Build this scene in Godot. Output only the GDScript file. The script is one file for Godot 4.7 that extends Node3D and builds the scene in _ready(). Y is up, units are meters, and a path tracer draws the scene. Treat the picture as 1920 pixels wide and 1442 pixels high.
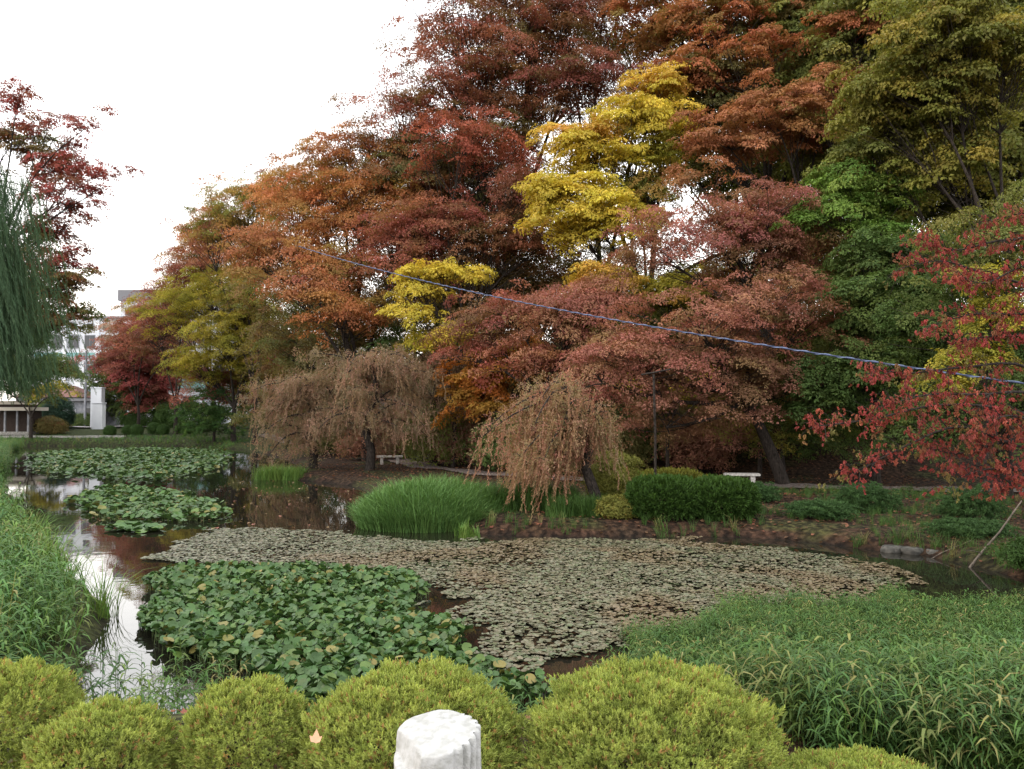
extends Node3D
# Autumn pond below a wooded hill. Units are metres, y is up, the water lies at y = 0 and the camera looks along -z.

const DENSE := 2.3
var total := 0
var rng := RandomNumberGenerator.new()
var taken := {}
var bumps := FastNoiseLite.new()
var M := {}
var SH := {}

const POND := [Vector2(-4.60, -8.20), Vector2(-3.40, -6.90), Vector2(-1.00, -6.60), Vector2(3.00, -6.90), Vector2(6.00, -8.60), Vector2(9.00, -10.80), Vector2(16.00, -9.50), Vector2(16.00, -11.50), Vector2(9.60, -13.90), Vector2(8.60, -17.20), Vector2(5.70, -19.50), Vector2(1.80, -19.40), Vector2(-0.80, -19.90), Vector2(-2.60, -22.00), Vector2(-3.60, -27.00), Vector2(-6.50, -33.20), Vector2(-11.40, -37.50), Vector2(-12.20, -40.00), Vector2(-12.00, -46.00), Vector2(-15.50, -54.00), Vector2(-22.00, -66.00), Vector2(-27.00, -71.50), Vector2(-32.00, -74.00), Vector2(-46.00, -73.00), Vector2(-36.00, -55.00), Vector2(-18.20, -29.00), Vector2(-11.00, -19.00), Vector2(-6.00, -12.00), Vector2(-5.20, -10.00)]
const HILL := [Vector2(60.00, -20.00), Vector2(16.00, -30.00), Vector2(8.00, -34.50), Vector2(0.00, -38.00), Vector2(-6.00, -50.00), Vector2(-15.00, -66.00), Vector2(-30.00, -90.00), Vector2(-38.00, -100.00), Vector2(-48.00, -128.00), Vector2(-80.00, -160.00), Vector2(80.00, -150.00), Vector2(120.00, -60.00)]

# ---------------------------------------------------------------- naming

func numbered(called: String) -> String:
	if not taken.has(called):
		taken[called] = 0
		return called
	taken[called] += 1
	return "%s_%03d" % [called, taken[called]]

func tag(o: Node, label: String, category: String, group := "") -> void:
	o.set_meta("label", label)
	o.set_meta("category", category)
	if group != "":
		o.set_meta("group", group)

func thing(called: String, label: String, category: String, at: Vector3, group := "", turn := 0.0) -> Node3D:
	var o := Node3D.new()
	o.name = numbered(called)
	o.position = at
	o.rotation.y = turn
	add_child(o)
	tag(o, label, category, group)
	return o

func part(called: String, mesh: Mesh, mat: Material, parent: Node) -> MeshInstance3D:
	var o := MeshInstance3D.new()
	o.name = called
	o.mesh = mesh
	o.material_override = mat
	parent.add_child(o, true)
	return o

func setting(called: String, mesh: Mesh, mat: Material) -> MeshInstance3D:
	var o := MeshInstance3D.new()
	o.name = numbered(called)
	o.mesh = mesh
	o.material_override = mat
	add_child(o)
	o.set_meta("kind", "structure")
	return o

# many small pieces nobody could count: one part
func swarm(called: String, mesh: Mesh, mat: Material, where: Array, tint: Array, parent: Node) -> MultiMeshInstance3D:
	var mm := MultiMesh.new()
	mm.transform_format = MultiMesh.TRANSFORM_3D
	mm.use_colors = true
	mm.mesh = mesh
	mm.instance_count = where.size()
	total += where.size()
	for i in where.size():
		mm.set_instance_transform(i, where[i])
		mm.set_instance_color(i, tint[i])
	var o := MultiMeshInstance3D.new()
	o.name = called
	o.multimesh = mm
	o.material_override = mat
	o.set_meta("kind", "stuff")
	parent.add_child(o, true)
	return o

# ---------------------------------------------------------------- mesh building

class Build:
	var v := PackedVector3Array()
	var n := PackedVector3Array()
	var c := PackedColorArray()
	var ix := PackedInt32Array()
	var colour := Color(1, 1, 1)
	func vert(p: Vector3, nn: Vector3) -> int:
		v.append(p)
		n.append(nn)
		c.append(colour)
		return v.size() - 1
	func tri(a: Vector3, b: Vector3, d: Vector3) -> void:
		var nn := (d - a).cross(b - a).normalized()
		var i := vert(a, nn)
		vert(b, nn)
		vert(d, nn)
		ix.append_array([i, i + 1, i + 2])
	func quad(a: Vector3, b: Vector3, d: Vector3, e: Vector3) -> void:
		var nn := (d - a).cross(b - a).normalized()
		var i := vert(a, nn)
		vert(b, nn)
		vert(d, nn)
		vert(e, nn)
		ix.append_array([i, i + 1, i + 2, i, i + 2, i + 3])
	func box(p: Vector3, s: Vector3, turn := 0.0) -> void:
		var b := Basis(Vector3.UP, turn)
		var h := s * 0.5
		for ax in 3:
			for sg in [-1.0, 1.0]:
				var nn := Vector3.ZERO
				nn[ax] = sg
				var u := Vector3.ZERO
				u[(ax + 1) % 3] = 1.0
				var w := nn.cross(u)
				var q := []
				for k in [[-1, -1], [-1, 1], [1, 1], [1, -1]]:
					q.append(p + b * ((nn + u * float(k[0]) + w * float(k[1])) * h))
				quad(q[0], q[1], q[2], q[3])
	func tube(pts: Array, r0: float, r1: float, sides := 6, power := 1.0, lump := 0.0) -> void:
		var first := v.size()
		var last: int = pts.size() - 1
		var side := Vector3.RIGHT
		for i in pts.size():
			var d: Vector3 = (pts[mini(i + 1, last)] - pts[maxi(i - 1, 0)]).normalized()
			side = (side - d * side.dot(d))
			if side.length() < 0.05:
				side = d.cross(Vector3(0.31, 0.2, 0.9))
			side = side.normalized()
			var up := d.cross(side)
			var r := lerpf(r0, r1, pow(float(i) / last, power))
			for k in sides:
				var a := TAU * k / sides
				var o := side * cos(a) + up * sin(a)
				var rr := r * (1.0 + lump * sin(a * 3.0 + i * 1.7))
				vert(pts[i] + o * rr, o)
		for i in last:
			for k in sides:
				var a := first + i * sides + k
				var b := first + i * sides + (k + 1) % sides
				ix.append_array([a, a + sides, b, b, a + sides, b + sides])
	func done() -> ArrayMesh:
		var arr := []
		arr.resize(Mesh.ARRAY_MAX)
		arr[Mesh.ARRAY_VERTEX] = v
		arr[Mesh.ARRAY_NORMAL] = n
		arr[Mesh.ARRAY_COLOR] = c
		arr[Mesh.ARRAY_INDEX] = ix
		var m := ArrayMesh.new()
		m.add_surface_from_arrays(Mesh.PRIMITIVE_TRIANGLES, arr)
		return m

func rr(a: float, b: float) -> float:
	return rng.randf_range(a, b)

func rdir() -> Vector3:
	var y := rr(-1, 1)
	var a := rr(0, TAU)
	var s := sqrt(1.0 - y * y)
	return Vector3(cos(a) * s, y, sin(a) * s)

# real-world base colours are linear values; this turns a colour seen on a swatch (0-255) into one
func lin(r: float, g: float, b: float, times := 1.0, mute := 0.1) -> Color:
	var k := Color(r / 255.0, g / 255.0, b / 255.0).srgb_to_linear()
	var grey := k.r * 0.3 + k.g * 0.55 + k.b * 0.15
	k = k.lerp(Color(grey, grey, grey), mute)
	return Color(k.r * times, k.g * times, k.b * times)

func curve(a: Vector3, b: Vector3, d: Vector3, n: int) -> Array:
	var out := []
	for i in n + 1:
		var t := float(i) / n
		out.append(a * (1 - t) * (1 - t) + b * 2.0 * t * (1 - t) + d * t * t)
	return out

func frame(up: Vector3, yaw: float, s: float) -> Basis:
	up = up.normalized()
	var side := up.cross(Vector3(sin(yaw), 0.13, cos(yaw)))
	if side.length() < 0.01:
		side = Vector3.RIGHT
	side = side.normalized()
	return Basis(side * s, up * s, side.cross(up) * s)

# ---------------------------------------------------------------- terrain

func dist_to(poly: Array, p: Vector2) -> float:
	# negative inside
	var best := 1e9
	var inside := false
	var j := poly.size() - 1
	for i in poly.size():
		var a: Vector2 = poly[i]
		var b: Vector2 = poly[j]
		var ab := b - a
		var t := clampf((p - a).dot(ab) / ab.length_squared(), 0, 1)
		best = minf(best, (a + ab * t).distance_squared_to(p))
		if (a.y > p.y) != (b.y > p.y) and p.x < (b.x - a.x) * (p.y - a.y) / (b.y - a.y) + a.x:
			inside = not inside
		j = i
	return -sqrt(best) if inside else sqrt(best)

func ground_h(x: float, z: float) -> float:
	var p := Vector2(x, z)
	p += Vector2(bumps.get_noise_2d(x * 3.0, z * 3.0), bumps.get_noise_2d(x * 3.0 + 90.0, z * 3.0)) * 0.35
	var sd := dist_to(POND, p)
	var h := 0.0
	if sd < 0.0:
		h = maxf(-0.8, sd * 0.55)
	else:
		h = 0.34 * (1.0 - exp(-sd / 0.45)) + 0.10 * clampf(sd * 0.5, 0, 1) * bumps.get_noise_2d(x * 5.0, z * 5.0)
		var s := -dist_to(HILL, p)
		if s > 0.0:
			var top := lerpf(6.5, 8.5, smoothstep(-34.0, 4.0, x))
			h += top * smoothstep(0.0, 18.0, s) + 0.25 * bumps.get_noise_2d(x * 2.0, z * 2.0 + 40.0) * clampf(s, 0, 1)
		if x < -12.0:
			h += 0.95 * smoothstep(-69.0, -88.0, z) * smoothstep(-12.0, -24.0, x)
	var near := smoothstep(-6.5, -4.7, z)
	if near > 0.0:
		h = lerpf(h, 1.20 + 0.05 * bumps.get_noise_2d(x * 6.0, z * 6.0), near)
	return h

func on_ground(x: float, z: float, lift := 0.0) -> Vector3:
	return Vector3(x, ground_h(x, z) + lift, z)

func make_ground() -> void:
	var xs := []
	var zs := []
	for i in 241:
		var u := (i - 120) / 120.0
		xs.append(-6.0 + 42.0 * u + 420.0 * signf(u) * pow(absf(u), 7.0))
	for i in 30:
		zs.append(30.0 - i * 1.1)
	var z := -2.9
	var step := 0.3
	while z > -620.0:
		zs.append(z)
		if z < -24.0:
			step *= 1.018
		z -= step
	var b := Build.new()
	var nx: int = xs.size()
	for j in zs.size():
		for i in nx:
			var x: float = xs[i]
			var y := ground_h(x, zs[j])
			var p := Vector2(x, zs[j])
			var leafy := lin(92, 66, 50, 1.0).lerp(lin(66, 54, 42, 1.0), 0.5 + 0.5 * bumps.get_noise_2d(x * 6.0 + 7.0, zs[j] * 6.0))  # dark browns of wet soil, lowered also to imitate shade from overhead trees
			var grassy := lin(72, 86, 42, 1.0)
			var g := 0.0
			if x < -16.0 and zs[j] < -60.0:
				g = 1.0
			elif zs[j] > -30.0 and x < -4.0 and zs[j] < -6.5:
				g = 0.8
			var wild := bumps.get_noise_2d(x * 4.0 + 31.0, zs[j] * 4.0)
			if wild > 0.22:
				g = maxf(g, 0.6)
			if y < 0.03:
				g = 0.0
				leafy = lin(44, 38, 30)
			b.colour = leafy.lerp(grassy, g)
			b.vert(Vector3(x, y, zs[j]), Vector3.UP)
	for j in zs.size() - 1:
		for i in nx - 1:
			var a: int = j * nx + i
			b.ix.append_array([a, a + nx, a + 1, a + 1, a + nx, a + nx + 1])
	for j in zs.size():
		for i in nx:
			var l := b.v[j * nx + maxi(i - 1, 0)]
			var r := b.v[j * nx + mini(i + 1, nx - 1)]
			var f := b.v[mini(j + 1, zs.size() - 1) * nx + i]
			var k := b.v[maxi(j - 1, 0) * nx + i]
			var nn := (r - l).cross(f - k).normalized()
			b.n[j * nx + i] = nn if nn.y > 0 else -nn
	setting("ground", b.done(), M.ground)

# ---------------------------------------------------------------- materials

func noise_image(size: int, freq: float, oct: int, sd: int, lo: Color, hi: Color, contrast := 1.0) -> ImageTexture:
	var f := FastNoiseLite.new()
	f.seed = sd
	f.frequency = freq
	f.fractal_octaves = oct
	var src := f.get_seamless_image(size, size)
	var im := Image.create(size, size, false, Image.FORMAT_RGB8)
	for y in size:
		for x in size:
			var t := clampf((src.get_pixel(x, y).r - 0.5) * contrast + 0.5, 0, 1)
			im.set_pixel(x, y, lo.lerp(hi, t))
	return ImageTexture.create_from_image(im)

func bump_image(size: int, freq: float, oct: int, sd: int, strength: float) -> ImageTexture:
	var f := FastNoiseLite.new()
	f.seed = sd
	f.frequency = freq
	f.fractal_octaves = oct
	var im := f.get_seamless_image(size, size)
	im.bump_map_to_normal_map(strength)
	return ImageTexture.create_from_image(im)

func plain(c: Color, rough := 0.8, spec := 0.4) -> StandardMaterial3D:
	var m := StandardMaterial3D.new()
	m.albedo_color = c.linear_to_srgb()
	m.roughness = rough
	m.metallic_specular = spec
	return m

func textured(t: Texture2D, scale: float, rough := 0.9, vc := false, spec := 0.3) -> StandardMaterial3D:
	var m := StandardMaterial3D.new()
	m.albedo_texture = t
	m.uv1_triplanar = true
	m.uv1_world_triplanar = true
	m.uv1_scale = Vector3.ONE * scale
	m.roughness = rough
	m.metallic_specular = spec
	m.vertex_color_use_as_albedo = vc
	return m

func leaf_mat(rough: float, spec: float, through: float) -> StandardMaterial3D:
	var m := StandardMaterial3D.new()
	m.vertex_color_use_as_albedo = true
	m.roughness = rough
	m.metallic_specular = spec
	m.cull_mode = BaseMaterial3D.CULL_DISABLED
	if through > 0.0:
		m.backlight_enabled = true
		m.backlight = Color(through, through, through * 0.8)
	return m

func make_materials() -> void:
	M.ground = textured(noise_image(512, 0.02, 5, 3, Color(0.35, 0.33, 0.30), Color(1, 0.98, 0.95), 2.0), 0.45, 0.95, true)
	M.ground.normal_enabled = true
	M.ground.normal_texture = bump_image(512, 0.03, 5, 8, 12.0)
	M.ground.normal_scale = 1.2
	M.bark = textured(noise_image(256, 0.03, 4, 5, Color(0.13, 0.115, 0.105), Color(0.27, 0.24, 0.22), 1.6), 1.4, 0.95)
	M.bark_pale = textured(noise_image(256, 0.03, 4, 6, Color(0.28, 0.255, 0.23), Color(0.48, 0.44, 0.40), 1.6), 1.4, 0.9)
	for m in [M.bark, M.bark_pale]:
		m.uv1_scale = Vector3(2.2, 0.5, 2.2)
		m.normal_enabled = true
		m.normal_texture = bump_image(256, 0.04, 4, 12, 10.0)
	M.leaf = leaf_mat(0.6, 0.3, 0.85)
	M.needle = leaf_mat(0.6, 0.3, 0.3)
	M.grass = leaf_mat(0.55, 0.3, 0.6)
	M.lotus = leaf_mat(0.42, 0.36, 0.45)
	M.pad = leaf_mat(0.4, 0.42, 0.2)
	M.water = plain(Color(0.012, 0.011, 0.008), 0.025, 0.6)
	M.water.normal_enabled = true
	M.water.normal_texture = bump_image(512, 0.012, 3, 21, 1.5)
	M.water.normal_scale = 0.05
	M.water.uv1_triplanar = true
	M.water.uv1_world_triplanar = true
	M.water.uv1_scale = Vector3.ONE * 0.3
	M.post = textured(noise_image(512, 0.02, 5, 31, Color(0.58, 0.58, 0.565), Color(0.70, 0.70, 0.70), 1.7), 3.0, 0.85)
	M.post.normal_enabled = true
	M.post.normal_texture = bump_image(512, 0.05, 4, 33, 8.0)
	M.post.normal_scale = 0.3
	M.stone = textured(noise_image(256, 0.03, 5, 41, Color(0.42, 0.41, 0.40), Color(0.68, 0.67, 0.65), 1.6), 0.9, 0.9)
	M.rock = textured(noise_image(256, 0.03, 5, 45, Color(0.2, 0.2, 0.19), Color(0.40, 0.39, 0.37), 1.6), 0.9, 0.9)
	M.asphalt = textured(noise_image(256, 0.02, 5, 42, Color(0.52, 0.51, 0.52), Color(0.62, 0.61, 0.62), 1.5), 0.3, 0.9)
	M.gravel = textured(noise_image(256, 0.04, 5, 43, Color(0.33, 0.29, 0.27), Color(0.55, 0.50, 0.48), 1.8), 0.6, 0.95)
	M.white_wall = textured(noise_image(256, 0.01, 5, 51, Color(0.80, 0.81, 0.84), Color(0.88, 0.89, 0.91), 1.4), 0.12, 0.85)
	M.grey_wall = textured(noise_image(256, 0.02, 5, 52, Color(0.46, 0.47, 0.50), Color(0.60, 0.60, 0.62), 1.4), 0.3, 0.9)
	M.roof_grey = plain(lin(120, 120, 125), 0.8)
	M.roof_red = textured(noise_image(256, 0.05, 4, 53, Color(0.40, 0.29, 0.28), Color(0.50, 0.38, 0.36), 1.6), 0.6, 0.85)
	M.turquoise = plain(lin(120, 168, 166), 0.6)
	M.glass = plain(Color(0.03, 0.035, 0.045), 0.08, 0.5)
	M.dark = plain(Color(0.03, 0.028, 0.028), 0.7)
	M.dark_wood = textured(noise_image(256, 0.03, 4, 54, Color(0.16, 0.13, 0.12), Color(0.28, 0.24, 0.22), 1.6), 1.2, 0.85)
	M.pale_roof = plain(lin(205, 195, 185), 0.7)
	M.pale_stone = textured(noise_image(256, 0.03, 5, 44, Color(0.66, 0.64, 0.62), Color(0.84, 0.82, 0.80), 1.6), 1.2, 0.85)
	M.cable_dark = plain(lin(44, 56, 88), 0.5)
	M.cable_pale = plain(lin(104, 120, 156), 0.5)

# ---------------------------------------------------------------- leaf shapes

func blade(b: Build, root: Vector3, d: Vector3, up: Vector3, length: float, width: float, fold := 0.0) -> void:
	# a pointed leaf of four faces, creased along its middle
	d = d.normalized()
	var s := d.cross(up).normalized()
	var nn := s.cross(d)
	var mid := root + d * length * 0.45
	var tip := root + d * length - nn * length * fold
	var l := mid + s * width * 0.5 + nn * width * 0.12
	var r := mid - s * width * 0.5 + nn * width * 0.12
	b.tri(root, l, tip)
	b.tri(root, tip, r)

func spray(sd: int, count: int, radius: float, length: float, width: float, thick: float, droop: float) -> ArrayMesh:
	# a flat twig end: leaves spread round it in one storey
	rng.seed = sd
	var b := Build.new()
	for i in count:
		var a := rr(0, TAU)
		var q := sqrt(rng.randf()) * radius
		var p := Vector3(cos(a) * q, rr(-thick, thick), sin(a) * q)
		var d := Vector3(cos(a) + rr(-0.8, 0.8), -droop + rr(-0.4, 0.35), sin(a) + rr(-0.8, 0.8))
		var k := rr(0.75, 1.2)
		b.colour = Color(k, k * rr(0.92, 1.08), k)
		blade(b, p, d, Vector3(rr(-0.5, 0.5), 1, rr(-0.5, 0.5)), length * rr(0.7, 1.25), width * rr(0.8, 1.2), 0.12)
	return b.done()

func strand(sd: int, count: int, drop: float, length: float, width: float, spread: float) -> ArrayMesh:
	# a hanging twig with leaves along it; it starts at the origin and hangs down by drop
	rng.seed = sd
	var b := Build.new()
	for i in count:
		var t := (i + rng.randf()) / count
		var a := rr(0, TAU)
		var p := Vector3(sin(t * 5.0) * 0.03, -t * drop, cos(t * 4.0) * 0.03)
		var d := Vector3(cos(a) * spread, -1.0 + rr(-0.3, 0.4), sin(a) * spread)
		var k := rr(0.75, 1.2)
		b.colour = Color(k, k * rr(0.92, 1.08), k)
		blade(b, p, d, Vector3(cos(a), 0.6, sin(a)), length * rr(0.7, 1.2), width * rr(0.8, 1.2), 0.15)
	return b.done()

func tuft(sd: int, count: int, height: float, width: float, lean: float, spread: float, arch: float) -> ArrayMesh:
	# a clump of long arching blades
	rng.seed = sd
	var b := Build.new()
	for i in count:
		var a := rr(0, TAU)
		var o := Vector3(cos(a), 0, sin(a))
		var p := Vector3(rr(-1, 1), 0, rr(-1, 1)) * spread
		var h := height * rr(0.6, 1.1)
		var out := lean * rr(0.2, 1.2)
		var s := Vector3(-o.z, 0, o.x) * width * rr(0.7, 1.3)
		var k := rr(0.75, 1.25)
		b.colour = Color(k * rr(0.95, 1.12), k, k * 0.95)
		var seg := 4
		var prev_l := p + s
		var prev_r := p - s
		for q in range(1, seg + 1):
			var t := float(q) / seg
			var c := p + Vector3.UP * h * (t - arch * t * t * t) + o * h * out * t * t
			var w := s * (1.0 - t * t * 0.96)
			b.quad(prev_l, prev_r, c - w, c + w)
			prev_l = c + w
			prev_r = c - w
	return b.done()

func reed(sd: int, stalks: int, height: float, spread: float) -> ArrayMesh:
	# leafy water grass: upright stalks with arching leaves set alternately along them
	rng.seed = sd
	var b := Build.new()
	for i in stalks:
		var p := Vector3(rr(-1, 1), 0, rr(-1, 1)) * spread
		var lean := Vector3(rr(-0.22, 0.22), 1, rr(-0.22, 0.22))
		var h := height * rr(0.65, 1.1)
		b.colour = Color(0.95, 1.0, 0.8)
		var sw := Vector3(0.004, 0, 0.002)
		b.quad(p - sw, p + sw, p + lean * h + sw * 0.4, p + lean * h - sw * 0.4)
		var a := rr(0, TAU)
		for j in 9:
			a += 2.4 + rr(-0.5, 0.5)
			var t := 0.22 + 0.78 * (j + rr(0, 0.6)) / 9.0
			var root := p + lean * h * t
			var o := Vector3(cos(a), 0, sin(a))
			var ll := height * rr(0.18, 0.36)
			var s := Vector3(-o.z, 0, o.x) * height * rr(0.009, 0.016)
			var k := rr(0.75, 1.25)
			b.colour = Color(k, k * rr(0.95, 1.05), k * rr(0.85, 1.05))
			var pl := root + s * 0.5
			var pr := root - s * 0.5
			for q in range(1, 4):
				var u := q / 3.0
				var c := root + o * ll * (u * 0.85) + Vector3.UP * ll * (0.75 * u - 0.95 * u * u)
				var w := s * (1.0 if q == 1 else (0.75 if q == 2 else 0.05))
				b.quad(pl, pr, c - w, c + w)
				pl = c + w
				pr = c - w
	return b.done()

func heart_leaf(sd: int, cup: float, wave: float) -> ArrayMesh:
	# a round water leaf with a notch, one unit across, stalk at the origin
	rng.seed = sd
	var b := Build.new()
	var rim := []
	var mid := []
	var n := 13
	for i in n:
		var a := -PI * 0.93 + TAU * 0.93 * i / (n - 1)
		var r := 0.5 * (1.0 + 0.12 * cos(a)) * rr(0.93, 1.06)
		if i == 0 or i == n - 1:
			r *= 0.9
		var d := Vector3(cos(a), 0, sin(a))
		rim.append(d * r + Vector3.UP * (cup * r + wave * sin(a * 3.0 + sd) * 0.5))
		mid.append(d * r * 0.5 + Vector3.UP * (cup * r * 0.25 + wave * sin(a * 3.0 + sd) * 0.15))
	for i in n - 1:
		b.tri(Vector3.ZERO, mid[i], mid[i + 1])
		b.quad(mid[i], rim[i], rim[i + 1], mid[i + 1])
	return b.done()

func make_shapes() -> void:
	SH.maple = spray(11, 20, 0.30, 0.15, 0.085, 0.05, 0.25)
	SH.fine = spray(12, 24, 0.26, 0.10, 0.055, 0.06, 0.2)
	SH.broad = spray(13, 14, 0.34, 0.19, 0.12, 0.10, 0.5)
	SH.cherry = strand(14, 9, 0.16, 0.11, 0.05, 0.8)
	SH.weep = strand(15, 26, 0.62, 0.085, 0.04, 0.8)
	SH.willow = strand(16, 34, 1.1, 0.13, 0.022, 0.45)
	rng.seed = 17
	var b := Build.new()
	for i in 26:
		var d := rdir()
		d.y = absf(d.y) * 0.9 + 0.1
		var k := rr(0.7, 1.2)
		b.colour = Color(k, k, k)
		blade(b, Vector3.ZERO, d, Vector3(d.z, 0.2, d.x), rr(0.16, 0.26), 0.022)
	SH.pine = b.done()
	rng.seed = 18
	b = Build.new()
	for i in 11:
		var a := rr(0, TAU)
		var t := rng.randf()
		var k := rr(0.75, 1.2)
		b.colour = Color(k, k * rr(0.95, 1.05), k * rr(0.8, 1.1))
		blade(b, Vector3(rr(-0.004, 0.004), t * 0.035, rr(-0.004, 0.004)), Vector3(cos(a), rr(0.3, 1.5) + t, sin(a)), Vector3(-cos(a), 0.6, -sin(a)), rr(0.018, 0.032), 0.0085, 0.1)
	SH.sprig = b.done()
	SH.reed = reed(21, 6, 0.85, 0.16)
	SH.tuft = tuft(22, 16, 1.0, 0.007, 0.7, 0.10, 0.35)
	SH.fine_tuft = tuft(23, 22, 0.8, 0.006, 0.5, 0.14, 0.25)
	SH.iris = tuft(24, 12, 0.6, 0.014, 0.35, 0.06, 0.12)
	for i in 4:
		SH["lotus%d" % i] = heart_leaf(30 + i, [0.10, 0.28, -0.12, 0.18][i], [0.05, 0.09, 0.05, 0.12][i])
		SH["pad%d" % i] = heart_leaf(40 + i, [0.03, 0.10, 0.0, 0.16][i], [0.04, 0.10, 0.06, 0.14][i])
	rng.seed = 19
	b = Build.new()
	for i in 1:
		blade(b, Vector3.ZERO, Vector3(1, 0.1, 0), Vector3.UP, 1.0, 0.6, -0.15)
		blade(b, Vector3.ZERO, Vector3(0.7, 0.15, 0.7), Vector3.UP, 0.75, 0.4, -0.1)
		blade(b, Vector3.ZERO, Vector3(0.7, 0.15, -0.7), Vector3.UP, 0.75, 0.4, -0.1)
	SH.fallen = b.done()

func shade(pal: Array, jitter := 0.16) -> Color:
	var a: Color = pal[rng.randi() % pal.size()]
	var b: Color = pal[rng.randi() % pal.size()]
	var c := a.lerp(b, rng.randf() * 0.5)
	var k := 1.0 + rr(-jitter, jitter)
	return Color(c.r * k, c.g * k, c.b * k)

# ---------------------------------------------------------------- trees

# lobes: [centre relative to the base, radii, palette, density]
func tree(called: String, label: String, group: String, at: Vector3, sd: int, trunk_r: float, fork: float, lean: Vector3, lobes: Array, shape := "maple", size := 1.0, pad := 1.3, bark := "bark", category := "tree") -> Node3D:
	var t := thing(called, label, category, at, group)
	rng.seed = sd
	var wood := Build.new()
	var where := []
	var tint := []
	var s0 := 0.27 * size
	var low := 1e9
	for l in lobes:
		low = minf(low, l[0].y - l[1].y * 0.3)
	var knee := Vector3(lean.x * 0.5 + rr(-0.2, 0.2), fork * 0.55, lean.z * 0.5)
	var top := Vector3(lean.x, fork, lean.z)
	wood.tube(curve(Vector3(0, -0.3, 0), knee, top, 6), trunk_r * 1.05, trunk_r * 0.6, 8, 0.6, 0.06)
	for l in lobes:
		var c: Vector3 = l[0]
		var r: Vector3 = l[1]
		var hub := c - Vector3(0, r.y * 0.35, 0)
		var start := top
		var side := (top + hub) * 0.5 + Vector3((top.x - hub.x) * 0.2, absf(hub.y - top.y) * 0.15, (top.z - hub.z) * 0.2) + rdir() * top.distance_to(hub) * 0.14
		var lim := curve(start, side, hub, 6)
		wood.tube(lim, trunk_r * 0.42, trunk_r * 0.12, 6)
		var prad := minf(pad, r.x * 0.6) * 0.85
		var m := (r.x * r.z + r.x * r.y + r.y * r.z) / 3.0
		var n := int(ceil(l[3] * DENSE * 4.4 * m / (prad * prad * 0.75)))
		for i in n:
			var d := rdir()
			if d.y < -0.6:
				d.y = -d.y * 0.6
				d = d.normalized()
			var q := pow(rng.randf(), 0.42) * (1.28 if rng.randf() < 0.16 else 1.0)
			var pc := c + d * r * q + rdir() * Vector3(1, 0.6, 1) * prad * 0.8
			var pr := prad * (0.35 + 0.95 * rng.randf() * rng.randf() + 0.15)
			var nrm := (Vector3.UP * 1.3 + Vector3(d.x, 0, d.z) * 0.5 + rdir() * 0.45).normalized()
			var base := frame(nrm, rr(0, TAU), 1.0)
			var col := shade(l[2], 0.2)
			if rng.randf() < 0.14:
				col = col.lerp(shade(lobes[rng.randi() % lobes.size()][2], 0.2), 0.7)
			# its bough
			var from: Vector3 = lim[4 + rng.randi() % 3]
			if rng.randf() < 0.7:
				wood.tube(curve(from, (from + pc) * 0.5 + rdir() * from.distance_to(pc) * 0.2, pc, 4), trunk_r * rr(0.05, 0.1), 0.01, 4)
			var k := int(PI * pr * pr / (s0 * s0) * 0.62)
			var lump := rr(0, TAU)
			for j in k:
				var a := rr(0, TAU)
				var w := sqrt(rng.randf())
				var edge := 1.0 + 0.28 * sin(a * 3.0 + lump) + 0.15 * sin(a * 7.0 + lump * 2.0)
				var lp := Vector3(cos(a) * w * edge, 0.30 * (1.0 - w * w) + rr(-0.10, 0.10), sin(a) * w * edge) * pr
				var up := nrm + base * Vector3(cos(a), 0, sin(a)) * w * 0.55 + rdir() * 0.42
				where.append(Transform3D(frame(up, rr(0, TAU), size * rr(0.75, 1.2)), pc + base * lp))
				var f := rr(0.82, 1.18)
				tint.append(Color(col.r * f, col.g * f * rr(0.94, 1.06), col.b * f))
	part("trunk", wood.done(), M[bark], t)
	swarm("crown", SH[shape], M.leaf, where, tint, t)
	return t

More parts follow.
